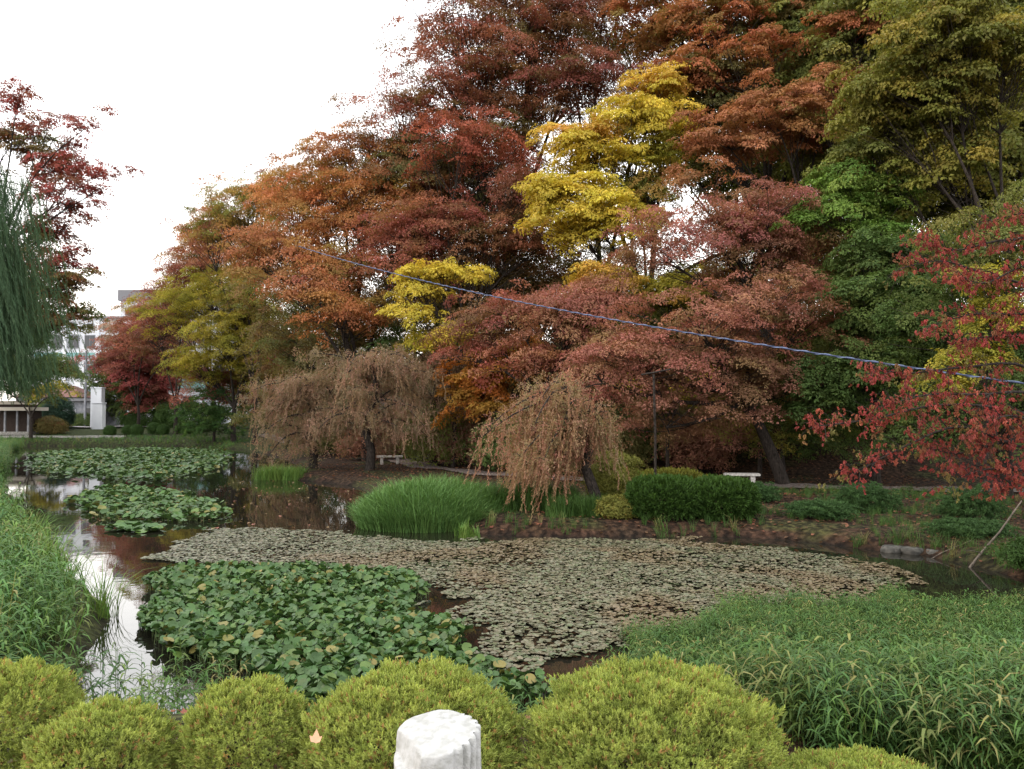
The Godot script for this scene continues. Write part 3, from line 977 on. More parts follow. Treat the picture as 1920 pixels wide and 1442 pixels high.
	grow("oak_tree", "dark leaved oak with sky glinting through behind the rust boughs", "trees on the wooded hill", 15.14, -54.00, 1221, 0.40, 5.00, Vector3(0.00, 0.00, 0.00), [[Vector3(16.05, 23.96, -54.00), Vector3(5.49, 3.20, 3.46), P.dark_olive, 0.70],
		[Vector3(20.84, 26.61, -55.00), Vector3(4.66, 3.73, 3.73), P.dark_olive, 0.78],
		[Vector3(11.87, 21.72, -55.00), Vector3(3.26, 2.79, 2.79), P.dark_olive, 0.58],
		[Vector3(18.18, 19.17, -54.00), Vector3(5.03, 3.20, 3.20), P.dark_olive, 0.62],
		[Vector3(14.44, 18.72, -55.00), Vector3(3.73, 2.79, 2.79), P.dark_mix, 0.41]], "broad", 1.20, 1.50, "bark")
	grow("maple_tree", "rust tinted maple in flat tiers under the right oak", "trees on the wooded hill", 15.60, -41.00, 1238, 0.22, 4.00, Vector3(-0.30, 0.00, 0.00), [[Vector3(18.51, 23.34, -42.00), Vector3(2.49, 0.89, 1.57), P.rust, 0.83],
		[Vector3(20.12, 24.12, -43.00), Vector3(2.18, 1.46, 1.46), P.rust, 0.74],
		[Vector3(14.68, 19.20, -41.00), Vector3(2.43, 0.87, 1.53), P.salmon_dull, 0.83],
		[Vector3(16.63, 19.62, -41.00), Vector3(1.91, 0.97, 1.20), P.salmon_dull, 0.83],
		[Vector3(13.24, 18.12, -40.00), Vector3(2.03, 0.75, 1.28), P.salmon_dull, 0.83],
		[Vector3(11.06, 16.75, -40.00), Vector3(2.54, 1.19, 1.60), P.salmon_dull, 0.87],
		[Vector3(14.38, 17.23, -41.00), Vector3(2.08, 0.87, 1.31), P.rust, 0.74],
		[Vector3(16.44, 17.87, -42.00), Vector3(1.78, 1.07, 1.12), P.olive, 0.66]], "maple", 0.90, 1.00, "bark")
	grow("oak_tree", "olive yellow tree filling the top right corner with slender limbs", "trees on the wooded hill", 18.22, -30.00, 1255, 0.22, 6.00, Vector3(0.60, 0.00, 0.00), [[Vector3(16.88, 17.53, -30.00), Vector3(2.79, 1.78, 1.78), P.olive_dark, 0.74],
		[Vector3(18.69, 16.50, -30.00), Vector3(2.29, 2.03, 2.03), P.olive_dark, 0.66],
		[Vector3(15.94, 16.10, -31.00), Vector3(2.10, 1.57, 1.57), P.olive_dark, 0.78],
		[Vector3(15.12, 14.77, -32.00), Vector3(1.90, 1.63, 1.63), P.olive_dark, 0.78],
		[Vector3(17.38, 14.82, -31.00), Vector3(2.36, 1.57, 1.57), P.olive_dark, 0.62],
		[Vector3(15.12, 13.33, -33.00), Vector3(1.96, 1.26, 1.26), P.dark_olive, 0.74],
		[Vector3(17.24, 12.58, -32.00), Vector3(2.44, 1.63, 1.63), P.olive_dark, 0.62]], "broad", 0.78, 0.90, "bark")
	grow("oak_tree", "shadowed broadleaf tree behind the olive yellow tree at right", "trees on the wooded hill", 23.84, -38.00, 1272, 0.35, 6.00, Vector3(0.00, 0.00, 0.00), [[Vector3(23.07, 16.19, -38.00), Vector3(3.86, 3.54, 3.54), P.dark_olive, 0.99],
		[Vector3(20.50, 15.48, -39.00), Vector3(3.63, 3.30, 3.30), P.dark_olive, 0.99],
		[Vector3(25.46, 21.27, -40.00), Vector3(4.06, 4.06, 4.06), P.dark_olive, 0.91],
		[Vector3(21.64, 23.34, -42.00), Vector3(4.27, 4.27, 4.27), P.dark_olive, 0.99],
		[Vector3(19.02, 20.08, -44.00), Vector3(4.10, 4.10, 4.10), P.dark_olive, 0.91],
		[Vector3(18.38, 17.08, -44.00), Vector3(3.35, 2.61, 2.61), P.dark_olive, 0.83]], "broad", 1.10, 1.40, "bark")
	grow("maple_tree", "bright green maple glowing above the dark green slope at right", "trees on the wooded hill", 14.98, -33.00, 1289, 0.15, 4.00, Vector3(0.00, 0.00, 0.00), [[Vector3(14.43, 12.10, -33.00), Vector3(1.96, 0.89, 1.23), P.green_bright, 0.95],
		[Vector3(13.54, 10.97, -32.50), Vector3(1.93, 0.77, 1.21), P.green_bright, 0.95],
		[Vector3(15.54, 11.44, -33.50), Vector3(1.70, 1.28, 1.28), P.green_bright, 0.83],
		[Vector3(14.41, 10.31, -32.50), Vector3(1.38, 0.55, 0.87), P.green_bright, 0.74]], "maple", 0.75, 0.80, "bark")
	grow("maple_tree", "dark green tiered maple between the rose cherry and the red branches", "trees on the wooded hill", 13.62, -30.00, 1306, 0.20, 3.00, Vector3(0.00, 0.00, 0.00), [[Vector3(14.35, 8.71, -31.00), Vector3(2.10, 1.31, 1.32), P.green_dark, 0.91],
		[Vector3(14.06, 7.11, -30.00), Vector3(2.29, 1.14, 1.44), P.green_dark, 0.91],
		[Vector3(13.64, 5.91, -30.00), Vector3(2.03, 1.14, 1.28), P.green_dark, 0.91],
		[Vector3(15.78, 7.46, -31.00), Vector3(1.84, 2.10, 1.84), P.green_dark, 0.83],
		[Vector3(11.99, 4.06, -29.00), Vector3(2.21, 1.10, 1.39), P.green_dark, 0.91],
		[Vector3(14.42, 4.50, -30.00), Vector3(2.03, 1.27, 1.28), P.green_dark, 0.83],
		[Vector3(11.59, 3.10, -29.00), Vector3(1.47, 0.86, 0.93), P.green_dark, 0.83],
		[Vector3(15.75, 5.80, -31.00), Vector3(1.57, 1.57, 1.57), P.green_dark, 0.83]], "maple", 0.75, 0.90, "bark")
	grow("cherry_tree", "rose brown cherry spreading wide above the second bench", "trees on the wooded hill", 10.21, -30.00, 1323, 0.28, 3.20, Vector3(-1.60, 0.00, 0.30), [[Vector3(6.74, 5.90, -28.00), Vector3(2.61, 0.90, 1.64), P.rose, 0.91],
		[Vector3(4.49, 4.59, -28.00), Vector3(2.61, 1.07, 1.64), P.rose, 0.91],
		[Vector3(8.93, 6.98, -29.00), Vector3(2.21, 0.86, 1.39), P.rose, 0.87],
		[Vector3(10.43, 6.11, -30.00), Vector3(2.29, 1.27, 1.44), P.brown, 0.83],
		[Vector3(7.16, 4.45, -29.00), Vector3(2.70, 1.23, 1.70), P.rose_dull, 0.83],
		[Vector3(3.06, 4.35, -27.00), Vector3(1.37, 1.03, 1.03), P.rose, 0.83],
		[Vector3(8.50, 3.10, -29.00), Vector3(1.96, 1.23, 1.24), P.rose_dull, 0.66],
		[Vector3(10.21, 4.10, -30.00), Vector3(1.78, 1.27, 1.27), P.rose_dull, 0.66],
		[Vector3(5.41, 2.91, -28.00), Vector3(1.66, 1.19, 1.19), P.rose_dull, 0.58]], "fine", 0.85, 1.00, "bark")
	grow("cherry_tree", "dusty pink cherry with a flat top below the rust tiered maple", "trees on the wooded hill", 11.35, -34.00, 1340, 0.28, 5.50, Vector3(-0.40, 0.00, 0.00), [[Vector3(8.42, 10.42, -33.00), Vector3(3.07, 0.84, 1.94), P.pink, 0.91],
		[Vector3(10.21, 11.65, -33.00), Vector3(2.24, 0.89, 1.41), P.pink, 0.87],
		[Vector3(6.42, 9.53, -33.00), Vector3(2.24, 0.78, 1.41), P.rose, 0.83],
		[Vector3(10.04, 9.73, -34.00), Vector3(2.59, 1.15, 1.63), P.rose, 0.83],
		[Vector3(12.22, 10.40, -35.00), Vector3(2.37, 1.63, 1.63), P.brown, 0.83],
		[Vector3(7.78, 12.72, -34.00), Vector3(1.44, 0.72, 0.91), P.salmon_dull, 0.58],
		[Vector3(10.71, 8.58, -34.00), Vector3(2.59, 1.01, 1.63), P.rose_dull, 0.74],
		[Vector3(12.71, 11.82, -35.00), Vector3(1.48, 1.04, 1.04), P.rose_dull, 0.66]], "fine", 0.90, 1.10, "bark")
	grow("maple_tree", "yellow maple bough showing between the two pink cherries", "trees on the wooded hill", 7.61, -38.00, 1357, 0.15, 3.00, Vector3(0.00, 0.00, 0.00), [[Vector3(9.17, 8.82, -37.00), Vector3(2.35, 0.69, 1.48), P.yellow_green, 0.91],
		[Vector3(7.43, 8.20, -37.00), Vector3(1.57, 0.63, 0.99), P.yellow_green, 0.83],
		[Vector3(4.22, 9.07, -37.00), Vector3(1.88, 0.69, 1.18), P.yellow_orange, 0.91],
		[Vector3(5.45, 8.82, -37.00), Vector3(1.25, 0.69, 0.79), P.yellow_green, 0.74]], "maple", 0.80, 0.80, "bark")
	grow("cherry_tree", "crimson brown cherry left of the rose brown one, above the path", "trees on the wooded hill", 1.17, -35.00, 1374, 0.22, 3.00, Vector3(0.00, 0.00, 0.00), [[Vector3(2.87, 7.30, -33.00), Vector3(2.24, 0.98, 1.41), P.rose, 0.91],
		[Vector3(2.21, 5.98, -33.00), Vector3(2.24, 1.12, 1.41), P.rose, 0.91],
		[Vector3(0.00, 7.33, -35.00), Vector3(2.37, 1.04, 1.49), P.crimson, 0.83],
		[Vector3(-1.44, 6.73, -36.00), Vector3(2.13, 0.91, 1.34), P.rose_dull, 0.83],
		[Vector3(4.10, 7.66, -34.00), Vector3(1.73, 1.01, 1.09), P.rose, 0.83],
		[Vector3(1.10, 4.87, -33.00), Vector3(1.96, 0.84, 1.23), P.crimson, 0.74],
		[Vector3(-1.92, 5.76, -36.00), Vector3(1.83, 0.91, 1.15), P.crimson, 0.66],
		[Vector3(3.51, 3.31, -31.00), Vector3(1.57, 1.31, 1.31), P.rose, 0.58]], "fine", 0.95, 1.00, "bark")
	grow("maple_tree", "orange maple low behind the front weeping cherry", "trees on the wooded hill", -0.51, -38.00, 1391, 0.14, 2.20, Vector3(0.00, 0.00, 0.00), [[Vector3(-0.25, 5.10, -37.00), Vector3(2.19, 0.78, 1.38), P.amber, 0.95],
		[Vector3(-1.73, 4.23, -37.00), Vector3(1.57, 0.69, 0.99), P.amber, 0.91],
		[Vector3(-0.99, 3.25, -37.00), Vector3(1.88, 0.78, 1.18), P.amber, 0.83],
		[Vector3(0.76, 5.92, -38.00), Vector3(1.29, 0.80, 0.81), P.amber, 0.74],
		[Vector3(-2.87, 6.52, -39.00), Vector3(1.49, 0.83, 0.94), P.yellow, 0.58]], "maple", 0.80, 0.80, "bark")
	grow("maple_tree", "small lemon yellow maple beside the wooden prop post", "trees on the wooded hill", 6.58, -34.00, 1408, 0.10, 2.20, Vector3(0.00, 0.00, 0.00), [[Vector3(5.61, 4.17, -33.00), Vector3(1.26, 0.56, 0.79), P.yellow_lemon, 0.99],
		[Vector3(7.49, 4.70, -34.00), Vector3(1.15, 0.52, 0.73), P.yellow_lemon, 0.83],
		[Vector3(6.80, 3.68, -34.00), Vector3(1.15, 0.52, 0.73), P.yellow_green, 0.66]], "maple", 0.70, 0.60, "bark")
	grow("maple_tree", "olive green young maple behind the clipped hedge and second bench", "trees on the wooded hill", 10.13, -33.00, 1425, 0.12, 1.60, Vector3(0.00, 0.00, 0.00), [[Vector3(9.80, 2.47, -32.00), Vector3(1.90, 1.22, 1.22), P.olive_dark, 0.74],
		[Vector3(10.88, 3.32, -32.00), Vector3(1.63, 1.08, 1.08), P.green_dark, 0.74],
		[Vector3(8.94, 1.83, -32.00), Vector3(1.63, 0.81, 1.02), P.rose_dull, 0.58],
		[Vector3(12.35, 1.83, -32.00), Vector3(1.63, 1.08, 1.08), P.green_dark, 0.74]], "fine", 0.80, 0.90, "bark")
	grow("yellow_green_tree", "yellow green sapling showing through the red branches at right", "trees on the wooded hill", 11.88, -20.00, 1442, 0.08, 2.40, Vector3(0.00, 0.00, 0.00), [[Vector3(11.93, 6.28, -20.00), Vector3(1.02, 0.30, 0.64), P.yellow_green, 0.83],
		[Vector3(12.31, 5.47, -20.00), Vector3(1.02, 0.37, 0.64), P.yellow_green, 0.91],
		[Vector3(11.62, 4.27, -20.00), Vector3(1.02, 0.42, 0.64), P.yellow_green, 0.83],
		[Vector3(10.81, 3.73, -20.00), Vector3(0.76, 0.34, 0.48), P.yellow_green, 0.74],
		[Vector3(12.74, 4.71, -20.50), Vector3(0.87, 0.43, 0.55), P.green_dark, 0.83]], "maple", 0.55, 0.50, "bark")
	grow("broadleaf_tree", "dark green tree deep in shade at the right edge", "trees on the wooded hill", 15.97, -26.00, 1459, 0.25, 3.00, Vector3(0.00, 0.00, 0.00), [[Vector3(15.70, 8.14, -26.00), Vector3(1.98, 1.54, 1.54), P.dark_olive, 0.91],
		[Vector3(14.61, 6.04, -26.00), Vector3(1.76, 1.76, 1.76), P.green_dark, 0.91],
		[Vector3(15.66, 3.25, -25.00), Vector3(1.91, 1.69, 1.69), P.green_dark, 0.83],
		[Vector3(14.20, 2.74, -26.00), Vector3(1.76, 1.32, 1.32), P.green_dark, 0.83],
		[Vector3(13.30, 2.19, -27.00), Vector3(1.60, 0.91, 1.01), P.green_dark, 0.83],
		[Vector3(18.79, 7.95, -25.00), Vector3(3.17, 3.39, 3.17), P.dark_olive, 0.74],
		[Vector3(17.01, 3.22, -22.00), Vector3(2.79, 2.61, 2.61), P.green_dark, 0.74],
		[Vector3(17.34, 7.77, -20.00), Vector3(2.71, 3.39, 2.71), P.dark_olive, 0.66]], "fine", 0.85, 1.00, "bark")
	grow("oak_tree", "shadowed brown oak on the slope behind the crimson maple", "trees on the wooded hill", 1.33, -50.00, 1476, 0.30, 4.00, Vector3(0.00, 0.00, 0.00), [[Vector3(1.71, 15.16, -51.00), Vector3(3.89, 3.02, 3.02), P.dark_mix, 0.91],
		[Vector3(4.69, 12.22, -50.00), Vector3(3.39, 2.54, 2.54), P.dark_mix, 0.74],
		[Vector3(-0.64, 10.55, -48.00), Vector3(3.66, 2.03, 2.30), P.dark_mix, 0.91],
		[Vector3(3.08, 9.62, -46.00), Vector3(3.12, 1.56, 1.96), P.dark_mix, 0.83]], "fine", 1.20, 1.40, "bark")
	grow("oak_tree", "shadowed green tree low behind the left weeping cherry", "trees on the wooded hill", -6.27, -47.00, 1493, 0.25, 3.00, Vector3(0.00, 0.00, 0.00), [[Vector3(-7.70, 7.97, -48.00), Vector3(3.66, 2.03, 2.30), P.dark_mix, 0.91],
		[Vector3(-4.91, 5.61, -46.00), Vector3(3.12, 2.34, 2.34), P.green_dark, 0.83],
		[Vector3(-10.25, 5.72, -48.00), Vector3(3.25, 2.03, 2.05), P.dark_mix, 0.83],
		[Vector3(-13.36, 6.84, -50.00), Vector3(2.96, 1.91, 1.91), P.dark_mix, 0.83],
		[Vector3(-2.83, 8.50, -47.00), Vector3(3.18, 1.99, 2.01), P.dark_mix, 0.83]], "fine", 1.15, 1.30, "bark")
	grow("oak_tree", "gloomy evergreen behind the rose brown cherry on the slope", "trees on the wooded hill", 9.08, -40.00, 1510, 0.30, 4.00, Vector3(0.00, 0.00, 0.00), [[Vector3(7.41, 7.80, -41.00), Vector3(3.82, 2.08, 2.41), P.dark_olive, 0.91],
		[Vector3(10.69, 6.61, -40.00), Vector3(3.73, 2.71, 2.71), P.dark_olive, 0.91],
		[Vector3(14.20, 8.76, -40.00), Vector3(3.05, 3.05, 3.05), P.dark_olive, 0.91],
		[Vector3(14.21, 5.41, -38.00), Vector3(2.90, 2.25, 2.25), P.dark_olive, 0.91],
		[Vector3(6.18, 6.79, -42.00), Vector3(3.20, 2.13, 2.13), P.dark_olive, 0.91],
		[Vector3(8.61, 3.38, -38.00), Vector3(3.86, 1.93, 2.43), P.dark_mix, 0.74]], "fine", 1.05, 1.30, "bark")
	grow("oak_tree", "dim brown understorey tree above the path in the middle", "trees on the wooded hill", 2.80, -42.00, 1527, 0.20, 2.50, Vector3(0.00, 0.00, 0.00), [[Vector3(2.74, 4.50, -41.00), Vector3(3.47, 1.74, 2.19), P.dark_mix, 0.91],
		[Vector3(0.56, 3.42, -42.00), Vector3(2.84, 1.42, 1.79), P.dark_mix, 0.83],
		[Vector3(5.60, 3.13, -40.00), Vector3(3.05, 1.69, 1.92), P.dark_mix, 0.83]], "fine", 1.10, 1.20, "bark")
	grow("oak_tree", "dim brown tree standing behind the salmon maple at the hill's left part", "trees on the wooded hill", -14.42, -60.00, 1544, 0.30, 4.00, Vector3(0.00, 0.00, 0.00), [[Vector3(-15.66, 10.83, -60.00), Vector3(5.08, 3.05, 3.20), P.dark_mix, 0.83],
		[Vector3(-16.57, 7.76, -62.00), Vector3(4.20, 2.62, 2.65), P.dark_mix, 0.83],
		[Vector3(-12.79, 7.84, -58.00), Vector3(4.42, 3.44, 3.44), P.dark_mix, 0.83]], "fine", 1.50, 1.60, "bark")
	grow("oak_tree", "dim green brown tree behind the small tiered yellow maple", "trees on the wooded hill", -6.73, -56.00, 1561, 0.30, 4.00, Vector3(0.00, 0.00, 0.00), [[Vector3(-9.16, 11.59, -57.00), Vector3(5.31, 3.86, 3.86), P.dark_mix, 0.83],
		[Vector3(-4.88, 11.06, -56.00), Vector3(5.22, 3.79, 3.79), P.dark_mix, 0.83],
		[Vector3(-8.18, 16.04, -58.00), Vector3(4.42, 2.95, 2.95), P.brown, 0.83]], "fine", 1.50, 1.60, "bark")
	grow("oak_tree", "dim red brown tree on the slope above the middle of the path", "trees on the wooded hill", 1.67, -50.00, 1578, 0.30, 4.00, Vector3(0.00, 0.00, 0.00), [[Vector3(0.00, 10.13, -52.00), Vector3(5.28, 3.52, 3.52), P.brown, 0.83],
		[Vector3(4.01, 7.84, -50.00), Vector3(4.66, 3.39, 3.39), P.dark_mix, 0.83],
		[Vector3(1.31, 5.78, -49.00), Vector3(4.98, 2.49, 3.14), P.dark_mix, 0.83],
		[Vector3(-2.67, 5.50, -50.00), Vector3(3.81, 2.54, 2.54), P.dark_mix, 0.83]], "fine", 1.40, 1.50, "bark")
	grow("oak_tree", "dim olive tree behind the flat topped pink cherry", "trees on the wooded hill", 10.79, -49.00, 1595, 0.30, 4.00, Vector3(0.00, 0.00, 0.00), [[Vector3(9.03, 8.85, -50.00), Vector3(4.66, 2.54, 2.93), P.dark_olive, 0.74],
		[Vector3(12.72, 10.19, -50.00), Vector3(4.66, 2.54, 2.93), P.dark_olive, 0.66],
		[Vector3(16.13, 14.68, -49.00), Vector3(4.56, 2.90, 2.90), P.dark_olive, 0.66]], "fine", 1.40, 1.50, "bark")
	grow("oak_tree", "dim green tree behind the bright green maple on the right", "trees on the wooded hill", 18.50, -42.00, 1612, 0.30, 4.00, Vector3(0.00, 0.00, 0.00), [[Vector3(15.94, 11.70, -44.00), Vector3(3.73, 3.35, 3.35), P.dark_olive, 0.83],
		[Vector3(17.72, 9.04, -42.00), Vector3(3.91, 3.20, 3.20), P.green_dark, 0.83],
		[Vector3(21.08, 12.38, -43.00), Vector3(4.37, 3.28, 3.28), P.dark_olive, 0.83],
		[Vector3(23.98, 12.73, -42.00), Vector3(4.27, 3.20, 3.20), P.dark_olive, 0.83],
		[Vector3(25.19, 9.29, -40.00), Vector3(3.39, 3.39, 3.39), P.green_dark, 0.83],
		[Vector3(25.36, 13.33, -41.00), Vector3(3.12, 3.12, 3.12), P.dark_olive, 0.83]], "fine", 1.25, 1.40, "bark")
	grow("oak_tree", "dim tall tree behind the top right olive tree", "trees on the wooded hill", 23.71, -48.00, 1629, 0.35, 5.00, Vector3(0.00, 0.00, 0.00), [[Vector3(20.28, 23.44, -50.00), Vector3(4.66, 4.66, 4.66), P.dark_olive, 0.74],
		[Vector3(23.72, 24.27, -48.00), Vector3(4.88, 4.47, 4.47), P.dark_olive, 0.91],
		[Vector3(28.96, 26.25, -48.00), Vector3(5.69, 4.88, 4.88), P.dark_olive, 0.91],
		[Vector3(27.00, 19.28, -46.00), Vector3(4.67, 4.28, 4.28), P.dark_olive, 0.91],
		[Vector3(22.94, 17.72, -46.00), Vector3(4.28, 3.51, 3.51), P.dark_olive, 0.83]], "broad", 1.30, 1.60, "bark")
	grow("maple_tree", "low dark red and green tree behind the left weeping cherry at the waterside", "trees on the wooded hill", -18.50, -66.00, 1646, 0.20, 2.40, Vector3(0.00, 0.00, 0.00), [[Vector3(-23.34, 7.31, -76.00), Vector3(3.86, 3.22, 3.22), P.dark_mix, 0.83],
		[Vector3(-17.08, 5.35, -64.00), Vector3(3.79, 2.44, 2.44), P.crimson_dull, 0.66],
		[Vector3(-13.15, 4.74, -58.00), Vector3(3.93, 2.46, 2.47), P.dark_mix, 0.83],
		[Vector3(-26.00, 4.82, -78.00), Vector3(3.30, 2.64, 2.64), P.green_dark, 0.83],
		[Vector3(-18.47, 2.78, -66.00), Vector3(3.91, 2.24, 2.46), P.dark_mix, 0.83]], "fine", 1.30, 1.30, "bark")
	grow("maple_tree", "russet and olive maple on the skyline at the hill's far left end", "trees on the wooded hill", -31.40, -84.00, 1663, 0.25, 3.00, Vector3(0.00, 0.00, 0.00), [[Vector3(-29.88, 20.18, -84.00), Vector3(4.98, 3.56, 3.56), P.salmon, 0.83],
		[Vector3(-32.87, 18.27, -86.00), Vector3(4.37, 3.64, 3.64), P.olive, 0.83],
		[Vector3(-35.13, 15.37, -86.00), Vector3(4.00, 2.91, 2.91), P.crimson, 0.74],
		[Vector3(-26.93, 17.01, -82.00), Vector3(4.17, 3.47, 3.47), P.orange, 0.83],
		[Vector3(-32.35, 22.34, -86.00), Vector3(3.28, 2.55, 2.55), P.crimson, 0.58]], "fine", 1.50, 1.60, "bark")
	grow("maple_tree", "purple red maple low at the very left end of the wooded hill", "trees on the wooded hill", -42.98, -92.00, 1680, 0.25, 2.50, Vector3(0.00, 0.00, 0.00), [[Vector3(-43.35, 11.30, -92.00), Vector3(3.89, 2.73, 2.73), P.crimson, 0.74],
		[Vector3(-45.95, 8.90, -93.00), Vector3(3.15, 2.36, 2.36), P.crimson_dull, 0.66],
		[Vector3(-40.18, 13.65, -91.00), Vector3(3.47, 2.31, 2.31), P.crimson, 0.74],
		[Vector3(-39.08, 9.91, -90.00), Vector3(3.81, 2.67, 2.67), P.rose_dull, 0.74]], "fine", 1.50, 1.60, "bark")
	grow("oak_tree", "far green brown tree low between the yellow green maple and the weeping cherry", "trees on the wooded hill", -27.94, -92.00, 1697, 0.25, 2.50, Vector3(0.00, 0.00, 0.00), [[Vector3(-27.98, 11.30, -92.00), Vector3(4.67, 4.28, 4.28), P.dark_mix, 0.83],
		[Vector3(-26.42, 6.90, -90.00), Vector3(4.95, 3.43, 3.43), P.dark_mix, 0.83],
		[Vector3(-29.45, 5.76, -92.00), Vector3(4.67, 3.12, 3.12), P.green_dark, 0.83],
		[Vector3(-26.38, 2.71, -88.00), Vector3(5.22, 1.86, 3.29), P.dark_mix, 0.83]], "fine", 1.60, 1.60, "bark")
	grow("red_tree", "sparse red leaved tree reaching in from the left edge above the willow", "trees on the left bank", -30.25, -44.00, 1714, 0.20, 7.50, Vector3(1.20, 0.00, 0.00), [[Vector3(-27.65, 20.38, -44.00), Vector3(1.68, 1.49, 1.49), P.left_red, 0.26],
		[Vector3(-25.53, 18.58, -44.00), Vector3(2.24, 1.12, 1.41), P.left_red, 0.28],
		[Vector3(-23.22, 18.81, -43.00), Vector3(1.46, 0.91, 0.92), P.left_red, 0.16],
		[Vector3(-24.30, 16.48, -44.00), Vector3(2.61, 0.93, 1.64), P.left_red, 0.38],
		[Vector3(-24.59, 14.71, -43.00), Vector3(2.18, 0.91, 1.38), P.left_red, 0.41],
		[Vector3(-22.58, 15.29, -43.00), Vector3(1.46, 0.91, 0.92), P.left_red, 0.21],
		[Vector3(-28.53, 18.62, -45.00), Vector3(1.91, 1.14, 1.20), P.left_mix, 0.31],
		[Vector3(-25.72, 13.19, -44.00), Vector3(1.30, 1.12, 1.12), P.left_red, 0.36],
		[Vector3(-25.09, 11.41, -44.00), Vector3(1.86, 1.04, 1.17), P.left_red, 0.38],
		[Vector3(-27.29, 17.09, -45.00), Vector3(1.91, 1.52, 1.52), P.left_mix, 0.36],
		[Vector3(-24.55, 13.79, -44.00), Vector3(1.49, 0.93, 0.94), P.left_red, 0.31],
		[Vector3(-24.18, 10.22, -44.00), Vector3(1.49, 0.93, 0.94), P.left_mix, 0.41],
		[Vector3(-27.18, 12.21, -45.00), Vector3(1.91, 1.52, 1.52), P.left_mix, 0.41]], "maple", 0.85, 0.75, "bark")
	grow("broadleaf_tree", "dark green and russet tree hanging over the far left corner of the pond", "trees on the left bank", -32.62, -47.00, 1731, 0.25, 5.00, Vector3(0.80, 0.00, 0.00), [[Vector3(-27.74, 10.24, -46.00), Vector3(2.34, 1.56, 1.56), P.left_mix, 0.83],
		[Vector3(-25.57, 9.77, -46.00), Vector3(1.56, 1.09, 1.09), P.left_mix, 0.41],
		[Vector3(-26.78, 8.54, -46.00), Vector3(2.34, 1.09, 1.47), P.left_mix, 0.58],
		[Vector3(-28.90, 7.24, -47.00), Vector3(2.39, 1.59, 1.59), P.left_green, 0.58],
		[Vector3(-27.02, 5.61, -46.00), Vector3(1.75, 0.78, 1.10), P.left_green, 0.41],
		[Vector3(-24.93, 8.69, -46.00), Vector3(1.01, 0.55, 0.64), P.left_green, 0.41],
		[Vector3(-29.25, 8.81, -47.00), Vector3(1.99, 1.59, 1.59), P.russet, 0.83]], "maple", 0.85, 0.80, "bark")
	grow("maple_tree", "bright red and green maple in front of the white building", "trees by the road", -45.92, -98.00, 1748, 0.30, 2.20, Vector3(0.00, 0.00, 0.00), [[Vector3(-46.16, 10.52, -98.00), Vector3(3.73, 2.90, 2.90), P.maple_mix, 0.74],
		[Vector3(-47.92, 8.50, -97.00), Vector3(3.70, 2.46, 2.46), P.maple_red, 0.83],
		[Vector3(-43.75, 7.44, -95.00), Vector3(4.02, 3.22, 3.22), P.maple_red, 0.95],
		[Vector3(-42.09, 8.50, -97.00), Vector3(3.70, 2.05, 2.33), P.maple_red, 0.83],
		[Vector3(-47.22, 5.59, -97.00), Vector3(4.11, 2.87, 2.87), P.left_green, 0.83],
		[Vector3(-42.88, 4.92, -96.00), Vector3(3.25, 2.44, 2.44), P.maple_red, 0.74],
		[Vector3(-45.39, 3.98, -98.00), Vector3(4.98, 1.83, 3.14), P.left_green, 0.83],
		[Vector3(-40.38, 8.44, -96.00), Vector3(2.84, 1.14, 1.79), P.maple_red, 0.74]], "maple", 1.30, 1.40, "bark")
	grow("maple_tree", "pale pinkish tree in front of the white building's upper floors", "trees by the road", -48.45, -104.00, 1765, 0.25, 4.00, Vector3(0.00, 0.00, 0.00), [[Vector3(-49.05, 15.17, -104.00), Vector3(3.08, 2.20, 2.20), P.pale_pink, 0.25],
		[Vector3(-50.76, 13.08, -104.00), Vector3(3.08, 2.64, 2.64), P.pale_pink, 0.25],
		[Vector3(-46.61, 14.47, -104.00), Vector3(3.52, 2.64, 2.64), P.crimson_dull, 0.58]], "maple", 1.30, 1.30, "bark")
	grow("broadleaf_tree", "low green tree behind the hut by the far left bank", "trees by the road", -45.05, -75.00, 1782, 0.20, 2.00, Vector3(0.00, 0.00, 0.00), [[Vector3(-45.65, 6.80, -76.00), Vector3(4.50, 1.61, 2.84), P.left_green, 0.74],
		[Vector3(-48.29, 5.82, -77.00), Vector3(3.91, 2.61, 2.61), P.left_green, 0.74],
		[Vector3(-43.26, 5.00, -75.00), Vector3(1.91, 1.14, 1.20), P.yellow_green, 0.50]], "maple", 1.10, 1.20, "bark")

